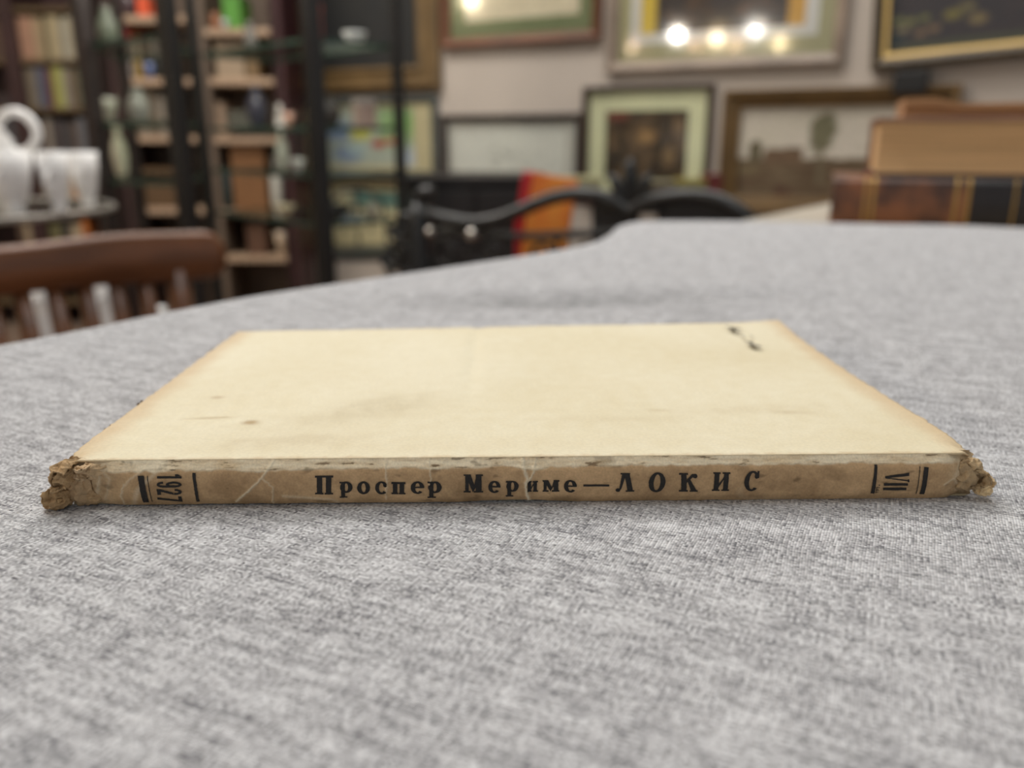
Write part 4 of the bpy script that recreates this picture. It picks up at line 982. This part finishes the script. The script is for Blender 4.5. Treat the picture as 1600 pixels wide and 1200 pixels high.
def gp(px, Y): return (xat(px, Y), Y)
# left case: near right post, near left post, far left post, far right post (top to bottom lean comes from perspective)
nA = gp(281, 1.72); lA = gp(152, 1.86); fA = gp(205, 2.22); rA = (nA[0] + fA[0] - lA[0], nA[1] + fA[1] - lA[1])
case('black glass case behind the wooden chair, left posts coloured browner as if lit', (nA, lA, fA, rA), (0.030, 0.030, 0.026, 0.017), (M['black'], M['litpost'], M['litpost'], M['black']), (zat(60, 1.8), zat(190, 1.8), zat(283, 1.8)), 0.32)
nB = gp(497, 2.0); lB = gp(320, 2.4)
v = Vector((lB[0] - nB[0], lB[1] - nB[1])); pv = Vector((v.y, -v.x)).normalized()
tq = -0.1292                                      # right post stands on the column x = 625
kk = (tq * nB[1] - nB[0]) / (pv.x - tq * pv.y)
rB = (nB[0] + pv.x * kk, nB[1] + pv.y * kk); fB = (lB[0] + rB[0] - nB[0], lB[1] + rB[1] - nB[1])
LB = [zat(57, 2.0), zat(197, 2.0), zat(274, 2.0), zat(352, 2.0)]
case('black posted glass case with green edged shelves in front of the childlike painting', (nB, lB, fB, rB), (0.034, 0.017, 0.015, 0.022), (M['black'], M['black'], M['maroon'], M['black']), LB, 0.28)
NB, LBv, RBv = [Vector((a, b)) for a, b in (nB, lB, rB)]
def inB(a, b): return NB + (LBv - NB) * a + (RBv - NB) * b    # a along the long side, b across
def on_case(kind, label, cat, a, b, lev, wpx, hpx, col, prof='vase', boxy=False, lid=None):
    p = inB(a, b); z = LB[lev] + 0.0015; s = p.y / 1355
    if boxy:
        o = thing(kind, label, cat, (p.x, p.y, z), math.atan2(pv.y, pv.x)); hw = wpx * s / 2; h = hpx * s
        m = mat('%s_%d_%d_%d' % ((kind,) + col), rgb(*col), 0.5, var=0.1, vscale=30)
        MB().box(-hw, hw, -hw * 0.6, hw * 0.6, 0, h * 0.75).build('base', m, o, bevel=0.002); MB().box(-hw - 0.001, hw + 0.001, -hw * 0.6 - 0.001, hw * 0.6 + 0.001, h * 0.75, h).build('lid', mat('%slid_%d_%d_%d' % ((kind,) + (lid or col)), rgb(*(lid or col)), 0.5), o, bevel=0.002)
        return o
    P = {'vase': [(0.55, 0), (0.75, 0.08), (1.0, 0.4), (0.85, 0.66), (0.42, 0.84), (0.5, 0.97), (0.44, 1.0), (0.36, 0.95), (0.34, 0.84)], 'bowl': [(0.4, 0), (0.42, 0.12), (0.8, 0.5), (1.0, 1.0), (0.96, 1.0), (0.75, 0.5), (0.3, 0.2)],
         'figure': [(0.8, 0), (0.9, 0.05), (0.6, 0.12), (0.75, 0.35), (0.55, 0.58), (0.62, 0.66), (0.28, 0.74), (0.46, 0.86), (0.3, 0.97), (0.05, 1.0)]}[prof]
    R = wpx * s / 2; h = hpx * s
    o = MB().lathe([(r * R, q * h) for r, q in P], 22).build(kind, mat('%s_%d_%d_%d' % ((kind,) + col), rgb(*col), 0.25, var=0.1, vscale=40), smooth=True, loc=(p.x, p.y, z))
    return tag(o, label, cat)
on_case('red_tin', 'rust red tin on the top shelf of the black glass case', 'tin', 0.12, 0.22, 0, 22, 50, (126, 62, 54), boxy=True)
on_case('white_dish', 'white dish at the right end of the top glass shelf', 'dish', 0.16, 0.76, 0, 36, 18, (208, 210, 204), 'bowl')
on_case('silver_figurine', 'small grey figurine between the red tin and the white dish', 'figurine', 0.3, 0.52, 0, 18, 50, (130, 128, 128), 'figure')
on_case('grey_flask', 'grey flask near the far end of the top glass shelf', 'flask', 0.78, 0.4, 0, 20, 44, (120, 116, 110), 'vase')
on_case('cream_vase', 'cream vase near the thick post on the second glass shelf', 'vase', 0.16, 0.22, 1, 26, 38, (170, 162, 138), 'vase')
on_case('dark_pot', 'dark round pot in the middle of the second glass shelf', 'pot', 0.24, 0.5, 1, 42, 46, (66, 60, 56), 'vase')
on_case('pink_box', 'pale pink box at the right end of the second glass shelf', 'box', 0.14, 0.80, 1, 32, 40, (196, 168, 154), boxy=True, lid=(186, 170, 160))
on_case('white_figurine', 'white figurine left of the thick black post on the second glass shelf', 'figurine', 0.44, 0.22, 1, 20, 34, (206, 200, 192), 'figure')
on_case('navy_vase', 'navy round vase left of the white figurine', 'vase', 0.66, 0.25, 1, 32, 60, (62, 62, 74), 'vase')
on_case('grey_casket', 'low grey casket left of the navy vase', 'casket', 0.86, 0.3, 1, 40, 24, (104, 100, 90), boxy=True)
on_case('blush_cup', 'blush pink cup beside the white figurine', 'cup', 0.34, 0.18, 1, 18, 20, (206, 160, 138), 'bowl')
on_case('white_cup', 'white cup on the third glass shelf left of the thick black post', 'cup', 0.34, 0.25, 2, 24, 20, (210, 204, 198), 'bowl')
on_case('white_bottle', 'tall white bottle vase on the third glass shelf', 'vase', 0.50, 0.3, 2, 18, 62, (198, 194, 180), 'vase')
on_case('black_bowl', 'black bowl on the lowest glass shelf beside the thick post', 'bowl', 0.14, 0.35, 3, 56, 24, (36, 34, 34), 'bowl')
on_case('pale_jar', 'pale jar at the right of the lowest glass shelf', 'jar', 0.10, 0.78, 3, 20, 26, (180, 168, 150), 'vase')
on_case('cream_bowl', 'cream bowl at the far left of the lowest glass shelf', 'bowl', 0.52, 0.3, 3, 34, 16, (212, 188, 160), 'bowl')
# things in the left case
for (px, lev, wd, hp, col, pf, lb) in ((222, 190, 34, 50, (146, 142, 134), 'vase', 'grey vase on the middle glass shelf of the brown posted case'), (184, 283, 24, 76, (206, 198, 174), 'vase', 'tall cream vase on the lowest glass shelf of the brown posted case'), (176, 190, 28, 36, (160, 156, 140), 'bowl', 'pale bowl at the left of the middle glass shelf of the brown posted case'), (190, 60, 30, 56, (104, 112, 96), 'vase', 'sage green vase on the upper glass shelf of the brown posted case')):
    Y = 1.99; z = zat(lev, 1.8) + 0.0015; s = Y / 1355; R = wd * s / 2; h = hp * s
    P = {'vase': [(0.55, 0), (0.75, 0.08), (1.0, 0.4), (0.85, 0.66), (0.42, 0.84), (0.5, 0.97), (0.44, 1.0), (0.36, 0.95), (0.34, 0.84)], 'bowl': [(0.4, 0), (0.42, 0.12), (0.8, 0.5), (1.0, 1.0), (0.96, 1.0), (0.75, 0.5), (0.3, 0.2)]}[pf]
    o = MB().lathe([(r * R, q * h) for r, q in P], 22).build('display_' + pf, mat('disp_%d_%d' % (px, lev), rgb(*col), 0.3), smooth=True, loc=(xat(px, Y), Y, z)); tag(o, lb, pf)

# ================================================================= ROUND GLASS TABLE WITH PORCELAIN, left
def porcelain_table():
    cx, cy, z, R = -0.985, 1.50, 0.695, 0.255
    o = thing('glass_side_table', 'small round glass-topped table holding white porcelain at the far left', 'table', (cx, cy, 0))
    MB().lathe([(R - 0.006, z - 0.006), (R - 0.006, z)], 64).build('glass_top', M['glass'], o, smooth=False)
    mb = MB(); n = 64
    mb.tube([((R - 0.001) * math.cos(2 * math.pi * k / n), (R - 0.001) * math.sin(2 * math.pi * k / n), z - 0.004) for k in range(n + 1)], 0.006, 8, cap=False)
    mb.build('rim', mat('brushed_rim', rgb(170, 164, 156), 0.3, 0.5), o, smooth=True)
    MB().lathe([(0.15, 0), (0.15, 0.012), (0.03, 0.03), (0.018, 0.1), (0.018, z - 0.06), (0.05, z - 0.03), (0.06, z - 0.007)], 24).build('pedestal', M['black'], o, smooth=True)
    zt = z + 0.001
    # teapot
    tx, ty = xat(-62, 1.47), 1.47; hz = lambda py: zat(py, 1.47) - zt
    t = thing('teapot', 'white porcelain teapot with a looped handle on the glass table', 'teapot', (tx, ty, zt)); Rb = 0.082
    MB().lathe([(0.05, 0), (0.054, 0.006), (0.07, 0.03), (Rb, 0.075), (0.078, 0.115), (0.055, 0.15), (0.048, 0.158), (0.044, 0.150)], 40).build('body', M['porcelain'], t, smooth=True)
    MB().lathe([(0.046, 0.1585), (0.040, 0.170), (0.015, 0.180), (0.008, 0.186), (0.014, 0.196), (0.010, 0.206), (0.002, 0.209)], 28).build('lid', M['porcelain'], t, smooth=True)
    hc = xat(32, 1.47) - tx; zc = hz(207)
    pts = [(hc + 0.030 * math.cos(a) - 0.006 * abs(math.sin(a / 2)), 0, zc + 0.033 * math.sin(a)) for a in [math.radians(150 - 300 * k / 24) for k in range(25)]]
    pts = [(0.070, 0, zc + 0.020)] + pts + [(0.078, 0, zc - 0.030)]
    MB().tube(pts, 0.0078, 12).build('handle', M['porcelain'], t, smooth=True)
    MB().tube([(-0.07, 0, 0.05), (-0.10, 0, 0.07), (-0.125, 0, 0.12), (-0.15, 0, 0.14)], [0.02, 0.016, 0.012, 0.010], 14).build('spout', M['porcelain'], t, smooth=True)
    # flared cups in a row
    for px, Y, wd, lab in ((4, 1.37, 74, 'white porcelain cup under the teapot handle'), (77, 1.41, 48, 'white porcelain cup with a pink stripe between two others'), (124, 1.53, 46, 'white porcelain cup nearest the brown post of the glass case')):
        x = xat(px, Y); Rc = wd / 2 * Y / 1355; h = zat(237, Y) - zt
        c = thing('teacup', lab, 'cup', (x, Y, zt), group='white teacups on the glass table')
        MB().lathe([(Rc * 0.46, 0), (Rc * 0.46, h * 0.06), (Rc * 0.40, h * 0.11), (Rc * 0.68, h * 0.28), (Rc * 0.86, h * 0.60), (Rc, h), (Rc * 0.96, h), (Rc * 0.81, h * 0.60), (Rc * 0.62, h * 0.30), (0.002, h * 0.2)], 32).build('bowl', M['porcelain'], c, smooth=True)
        a0 = -1.5
        ca, sa = math.cos(a0), math.sin(a0)
        pp = [(Rc * 0.80 + 0.014 * math.sin(q), 0, h * 0.50 + 0.018 * math.cos(q)) for q in [math.pi * k / 12 for k in range(13)]]
        MB().tube([(a * ca, a * sa, b) for a, _, b in pp], 0.0035, 8).build('handle', M['porcelain'], c, smooth=True)
        if px == 72:
            MB().tube([(-0.75 * Rc * q, -0.66 * Rc * q, h * zz) for q, zz in ((1.0, 0.98), (0.87, 0.60), (0.69, 0.28), (0.42, 0.11))], 0.0028, 8).build('pink_stripe', M['pink'], c, smooth=True)
porcelain_table()

# ================================================================= WOODEN CHAIR, left
def wooden_chair():
    rd = Vector((0.62, 0.785, 0)); fd = Vector((0.785, -0.62, 0))
    right = Vector((xat(326, 1.0), 1.0, 0)); HW = 0.215
    c0 = right - rd * HW
    o = thing('wooden_chair', 'brown wooden chair with a curved top rail and slats beside the grey table', 'chair', c0, math.atan2(rd.y, rd.x))
    m = M['chairwood']
    zt = zat(357, 1.0); zb = zat(428, 1.0)
    def bend(x): return 0.030 * (1 - (x / HW) ** 2)        # back rail curves away from the sitter (local +y)
    # top rail
    mb = MB(); n = 44; rows = []
    for i in range(n + 1):
        x = -HW + 2 * HW * i / n; e = min(1, (HW - abs(x)) / 0.018); e = math.sqrt(max(0, 1 - (1 - e) ** 2)) if e < 1 else 1
        y = bend(x); top = zt - 0.004 * sm(0.05, 0.15, abs(x + 0.02)) * 0 - 0.0035 * math.cos(x * 30) * 0.5 - 0.012 * (1 - e); bot = zb + 0.004 * math.cos(x * 14) + 0.010 * (1 - e)
        hh = top - bot; th = 0.012
        sec = [(-th, bot + 0.004), (-th, top - 0.006), (-th * 0.5, top), (th * 0.5, top), (th, top - 0.006), (th, bot + 0.004), (th * 0.6, bot), (-th * 0.6, bot)]
        rows.append([mb.bm.verts.new((x, y + a, z)) for a, z in sec])
    for i in range(n):
        for k in range(8): mb.bm.faces.new((rows[i][k], rows[i + 1][k], rows[i + 1][(k + 1) % 8], rows[i][(k + 1) % 8]))
    mb.bm.faces.new(rows[0]); mb.bm.faces.new(rows[-1][::-1]); mb.build('top_rail', m, o, smooth=True)
    zs = 0.43
    for x in (-0.128, -0.096, -0.064, -0.032, 0.0, 0.032, 0.064, 0.096, 0.128):
        yb = -0.010; MB().tube([(x * 0.92, yb, zs - 0.001), (x, (yb + bend(x)) / 2 + 0.004, (zs + zb) / 2), (x, bend(x), zb + 0.008)], [0.0075, 0.0105, 0.0085], 10, flat=1.0).build('slat', m, o, smooth=True)
    for s in (-1, 1):
        MB().tube([(s * 0.165, -0.02, 0), (s * 0.172, -0.012, zs), (s * 0.166, bend(0.166) * 0.6, (zs + zb) / 2), (s * 0.164, bend(0.164), zb + 0.01)], [0.014, 0.018, 0.016, 0.013], 12).build('back_post', m, o, smooth=True)
        MB().tube([(s * 0.17, -0.38, 0), (s * 0.165, -0.37, zs - 0.03)], [0.013, 0.018], 12).build('leg', m, o, smooth=True)
        MB().tube([(s * 0.168, -0.375, 0.16), (s * 0.168, -0.015, 0.16)], 0.008, 8).build('stretcher', m, o, smooth=True)
    MB().prism([(-0.19, -0.41), (0.19, -0.41), (0.20, -0.38), (0.185, 0.005), (-0.185, 0.005), (-0.20, -0.38)], zs - 0.032, zs).build('seat', m, o, bevel=0.006)
wooden_chair()
# low bench with white jugs, seen between the chair's slats
def bench():
    z = 0.455; rd = Vector((0.62, 0.785, 0))
    c = Vector((xat(95, 1.17), 1.17, 0))
    o = thing('low_bench', 'low dark bench with white jugs seen between the slats of the wooden chair', 'bench', c, math.atan2(rd.y, rd.x))
    hw = 0.20
    MB().box(-hw, hw, -0.07, 0.07, z - 0.03, z).build('top', M['maroon'], o, bevel=0.003)
    for sx in (-1, 1):
        for sy in (-1, 1): MB().box(sx * 0.17 - 0.015, sx * 0.17 + 0.015, sy * 0.05 - 0.015, sy * 0.05 + 0.015, 0, z - 0.03).build('leg', M['maroon'], o)
    for dx, wd, h, lab in ((-0.135, 0.026, 0.15, 'white jug leftmost on the low bench'), (-0.055, 0.028, 0.17, 'white jug second from the left on the low bench'), (0.03, 0.028, 0.16, 'white jug third from the left on the low bench'), (0.105, 0.022, 0.11, 'small white jug at the right end of the low bench')):
        q = thing('white_jug', lab, 'jug', c + rd * dx + Vector((0, 0, z + 0.0008)), group='white jugs on the low bench')
        MB().lathe([(wd * 0.6, 0), (wd * 0.75, h * 0.06), (wd, h * 0.35), (wd * 0.8, h * 0.62), (wd * 0.5, h * 0.8), (wd * 0.66, h), (wd * 0.58, h), (wd * 0.42, h * 0.8)], 24).build('body', M['porcelain'], q, smooth=True)
        MB().tube([(0, -wd * 0.5, h * 0.86), (0, -wd * 1.0, h * 0.88), (0, -wd * 1.2, h * 0.68), (0, -wd * 0.86, h * 0.48)], 0.005, 8).build('handle', M['porcelain'], q, smooth=True)
bench()

# ================================================================= BLACK IRON SETTEE
def settee():
    def Yof(px): return 1.62 - 0.30 * (px - 640) / 530
    def P(px, py, dy=0.0): return at(px, py, Yof(px) + dy)
    base = P(905, 350); o = thing('iron_settee', 'black wrought iron settee with scrolled back and leafy crest behind the grey table', 'settee', (base.x, base.y, 0))
    B = Vector((base.x, base.y, 0)); rel = lambda p: p - B
    def spl(pts, per=8):
        out = []; n = len(pts)
        for i in range(n - 1):
            p0, p1, p2, p3 = [Vector(pts[max(0, min(n - 1, i + k))]) for k in (-1, 0, 1, 2)]
            for k in range(per):
                t = k / per; out.append(0.5 * ((2 * p1) + (p2 - p0) * t + (2 * p0 - 5 * p1 + 4 * p2 - p3) * t * t + (3 * p1 - 3 * p2 + p3 - p0) * t ** 3))
        out.append(Vector(pts[-1])); return out
    def curve(pxs, r, nm, dy=0.0, flat=1.0):
        pts = spl([rel(P(a, b, dy)) for a, b in pxs]); MB().tube(pts, r, 12, flat=flat).build(nm, M['iron'], o, smooth=True)
    curve([(676, 300), (660, 302), (652, 318), (664, 332), (700, 342), (740, 348), (780, 342), (820, 326), (860, 310), (900, 303), (935, 306), (965, 318), (985, 330), (1005, 318), (1040, 309), (1080, 306), (1120, 312), (1150, 326), (1172, 344), (1180, 362)], 0.0125, 'top_rail')
    curve([(664, 362), (740, 365), (820, 369), (900, 366), (985, 362), (1080, 366), (1170, 372)], 0.0075, 'middle_rail')
    curve([(662, 430), (800, 440), (985, 440), (1170, 430)], 0.010, 'lower_rail')
    for a in ((672, 362), (737, 366)):  # steel beads added to stand for bright highlights on the middle rail
        q = rel(P(a[0], a[1], -0.012)); mb = MB(); bmesh.ops.create_icosphere(mb.bm, subdivisions=3, radius=0.010 if a[0] == 672 else 0.012, matrix=Matrix.Translation(q)); mb.build('highlight_bead', mat('polished_steel', rgb(200, 194, 186), 0.15, 0.9), o, smooth=True)
    # scroll work under the rail
    for c, s in ((700, 1), (765, -1), (850, 1), (915, -1), (1060, 1), (1120, -1)):
        pts = []
        for k in range(26):
            th = k * 0.36; r = 26 * (1 - k / 30); pts.append((c + s * r * math.cos(th), 395 + r * 0.9 * math.sin(th)))
        curve(pts, 0.005, 'scroll')
    # dense pierced panels under the arches
    def panel(pxs, top_, bot_):
        mb = MB(); fr, bk = [], []
        for lst, dy in ((fr, 0.004), (bk, 0.010)):
            for px, a in zip(pxs, top_): lst.append((mb.bm.verts.new(rel(P(px, a, dy))), mb.bm.verts.new(rel(P(px, bot_, dy)))))
        n = len(pxs)
        for i in range(n - 1):
            for l in (fr, bk): mb.bm.faces.new((l[i][0], l[i + 1][0], l[i + 1][1], l[i][1]))
            for k in (0, 1): mb.bm.faces.new((fr[i][k], fr[i + 1][k], bk[i + 1][k], bk[i][k]))
        for i in (0, n - 1): mb.bm.faces.new((fr[i][0], fr[i][1], bk[i][1], bk[i][0]))
        mb.build('pierced_panel', M['iron'], o)
    panel((1026, 1050, 1080, 1110, 1140, 1166), (316, 311, 309, 313, 323, 341), 400); panel((925, 945, 965, 985, 1000), (308, 313, 320, 332, 325), 400)
    for c, cy, rr in ((634, 352, 24), (622, 396, 26), (652, 410, 22)):
        pts = [(c - rr * (1 - k / 34) * math.cos(k * 0.34), cy + rr * (1 - k / 34) * math.sin(k * 0.34)) for k in range(28)]
        curve(pts, 0.0085, 'side_scroll')
    # crest of leaves
    for ang, ln, wd in ((0, 78, 0.013), (-28, 62, 0.011), (28, 62, 0.011), (-54, 52, 0.010), (54, 52, 0.010), (-80, 46, 0.009), (80, 46, 0.009)):
        a = math.radians(ang); x0, y0 = 985, 326
        pts = [(x0 + math.sin(a) * ln * t + 6 * math.sin(a) * t * t, y0 - math.cos(a) * ln * t + (10 * t * t if abs(ang) > 40 else 0)) for t in (0, 0.2, 0.45, 0.7, 0.88, 1.0)]
        MB().tube([rel(P(*q)) for q in pts], [0.007, 0.010, wd, wd * 1.05, wd * 0.7, 0.002], 10, flat=0.8).build('crest_leaf', M['iron'], o, smooth=True)
    for px in (655, 1172):
        t_ = P(px, 318 if px == 655 else 350); x, y = t_.x - B.x, t_.y - B.y
        MB().lathe([(0.030, 0), (0.022, 0.04), (0.016, 0.12), (0.021, 0.40), (0.018, 0.46), (0.026, 0.50), (0.018, 0.56), (0.022, t_.z - 0.03), (0.014, t_.z)], 16, (x, y, 0)).build('back_leg', M['iron'], o, smooth=True)
        s = -0.0 ; xf, yf = x + 0.30 * 0.40, y + 0.40
        MB().lathe([(0.020, 0), (0.014, 0.1), (0.016, 0.44)], 14, (xf, yf, 0)).build('front_leg', M['iron'], o, smooth=True)
        MB().tube(spl([(x, y, 0.62), (x + 0.06, y + 0.20, 0.63), (xf, yf + 0.02, 0.60), (xf, yf, 0.45)]), 0.011, 10).build('arm', M['iron'], o, smooth=True)
    a, b = P(655, 318) - B, P(1172, 318) - B; dv = Vector((0.12, 0.40))
    MB().prism([(a.x + 0.01, a.y + 0.012), (b.x - 0.01, b.y + 0.012), (b.x - 0.01 + dv.x, b.y + dv.y), (a.x + 0.01 + dv.x, a.y + dv.y)], 0.44, 0.46).build('seat', M['iron'], o, bevel=0.004)
    curve([(690, 372), (684, 392), (676, 440)], 0.008, 'back_bar'); 
    for px in (740, 800, 870, 930, 985, 1040, 1100): curve([(px, 368), (px, 400), (px, 438)], 0.005, 'back_bar')
    # folder standing on the seat
    fo = thing('ring_folder', 'orange folder with a red spine leaning against the back of the iron settee', 'folder', (xat(806, 1.64), 1.64, 0.4605), math.radians(-10))
    tilt = Matrix.Rotation(math.radians(9), 4, 'Y')
    H = zat(269, 1.66) - 0.4605
    MB().box(-0.012, 0.072, 0, 0.004, 0.012, H, tilt).box(-0.012, 0.072, 0.034, 0.038, 0.012, H, tilt).build('cover', mat('orange_board', rgb(252, 168, 70), 0.5, var=0.25, vscale=16, col2=rgb(240, 128, 52)), fo)
    MB().box(-0.032, -0.0125, -0.001, 0.039, 0.006, H, tilt).build('spine', mat('red_board', rgb(196, 34, 42), 0.45), fo)
    MB().box(-0.010, 0.068, 0.005, 0.033, 0.016, H - 0.01, tilt).build('paper_stack', M['pages'], fo)
settee()
# red handled tool / umbrella leaning beside the settee
o = thing('umbrella', 'thin red furled umbrella standing behind the left leg of the iron settee', 'umbrella', (xat(662, 1.74), 1.74, 0))
MB().tube([(0, 0, 0.0), (0.004, 0.0, 0.10), (0.008, 0.01, 0.30), (0.014, 0.02, 0.56)], [0.004, 0.014, 0.018, 0.006], 12).build('canopy', mat('red_nylon', rgb(182, 52, 38), 0.5), o, smooth=True)
MB().tube([(0.014, 0.02, 0.555), (0.015, 0.022, 0.60)], 0.004, 8).build('handle', M['black'], o)

# black cabinet behind the settee
def cabinet():
    Y = 2.30; x0, x1 = xat(634, Y), xat(850, Y); H = zat(276, Y)
    o = thing('black_cabinet', 'low black cabinet under the faint grey sketch', 'cabinet', ((x0 + x1) / 2, Y, 0)); hw = (x1 - x0) / 2
    bm_ = mat('black_lacquer', rgb(30, 26, 26), 0.5, var=0.3, vscale=6)
    MB().box(-hw, hw, 0.012, 0.34, 0.06, H - 0.02).build('carcass', bm_, o); MB().box(-hw - 0.01, hw + 0.01, -0.005, 0.35, H - 0.0195, H).build('top', bm_, o, bevel=0.003); MB().box(-hw + 0.02, hw - 0.02, 0.03, 0.32, 0, 0.0595).build('plinth', bm_, o)
    for s in (-1, 1):
        a, b = (-hw + 0.008, -0.003) if s < 0 else (0.003, hw - 0.008)
        d = MB().box(a, b, -0.006, 0.0115, 0.08, H - 0.035).build('door', bm_, o, bevel=0.002)
        MB().lathe([(0.004, 0), (0.004, 0.01), (0.010, 0.016), (0.006, 0.024), (0.001, 0.025)], 12).build('knob', M['iron'], d, smooth=True, loc=((-0.03 if s < 0 else 0.03), -0.03, H * 0.62))
cabinet()
# low console with small boxes below the pictures
def console():
    Y = 2.24; z = zat(303, Y); x0, x1 = xat(872, Y), xat(1142, Y)
    o = thing('console_table', 'slim dark console table below the pale green matted picture', 'table', ((x0 + x1) / 2, Y, 0)); hw = (x1 - x0) / 2
    MB().box(-hw, hw, 0, 0.16, z - 0.03, z).build('top', M['maroon'], o, bevel=0.003)
    for sx in (-1, 1):
        for yy in (0.02, 0.14): MB().box(sx * (hw - 0.02) - 0.014, sx * (hw - 0.02) + 0.014, yy - 0.014, yy + 0.014, 0, z - 0.03).build('leg', M['maroon'], o)
    for l, r, top, col, lid, nm, lab in ((880, 942, 277, (148, 144, 108), (160, 156, 120), 'olive_box', 'pale olive box right of the orange folder on the console'), (1066, 1108, 281, (130, 122, 62), (140, 130, 70), 'mustard_box', 'mustard box under the right edge of the pale green mat'), (1111, 1133, 273, (110, 44, 40), (96, 36, 36), 'dark_red_box', 'small dark red box at the right end of the console'), (1018, 1060, 286, (84, 74, 60), (92, 80, 64), 'brown_box', 'brown box behind the leafy crest of the settee')):
        box_thing(nm, lab, 'box', l, r, top, None, Y + 0.01, col, lid=lid, depth=0.09, zz=z)
console()
# iron chair with hooped back behind the black glass case
def hoop_chair():
    c = Vector((xat(552, 2.98), 2.98, 0)); o = thing('garden_chair', 'black iron garden chair with hooped wire back behind the glass case', 'chair', c, math.radians(12))
    z1 = zat(296, 2.98)
    hoop = [(-0.10 * math.cos(math.pi * k / 16) * 1.0, 0, 0.50 + (z1 - 0.50) * math.sin(math.pi * k / 16) ** 0.6) for k in range(17)]
    MB().tube(hoop, 0.006, 8).build('back_hoop', M['iron'], o, smooth=True)
    MB().tube([(-0.045 * math.cos(math.pi * k / 12), 0, 0.50 + (z1 - 0.56) * math.sin(math.pi * k / 12) ** 0.6) for k in range(13)], 0.005, 8).build('inner_hoop', M['iron'], o, smooth=True)
    MB().tube([(0, 0, 0.45), (0, 0, z1 - 0.005)], 0.005, 8).build('back_bar', M['iron'], o)
    MB().lathe([(0.14, 0.43), (0.15, 0.435), (0.15, 0.448), (0.14, 0.452)], 28, (0, -0.14, 0)).build('seat', M['iron'], o)
    for sx in (-1, 1):
        for yy in (-0.24, -0.04): MB().tube([(sx * 0.12, yy + (0.03 if yy > -0.1 else -0.02), 0), (sx * 0.09, yy, 0.43)], 0.007, 8).build('leg', M['iron'], o)
        MB().tube([(sx * 0.10, 0, 0.50), (sx * 0.10, -0.03, 0.447)], 0.006, 8).build('back_stay', M['iron'], o)
hoop_chair()
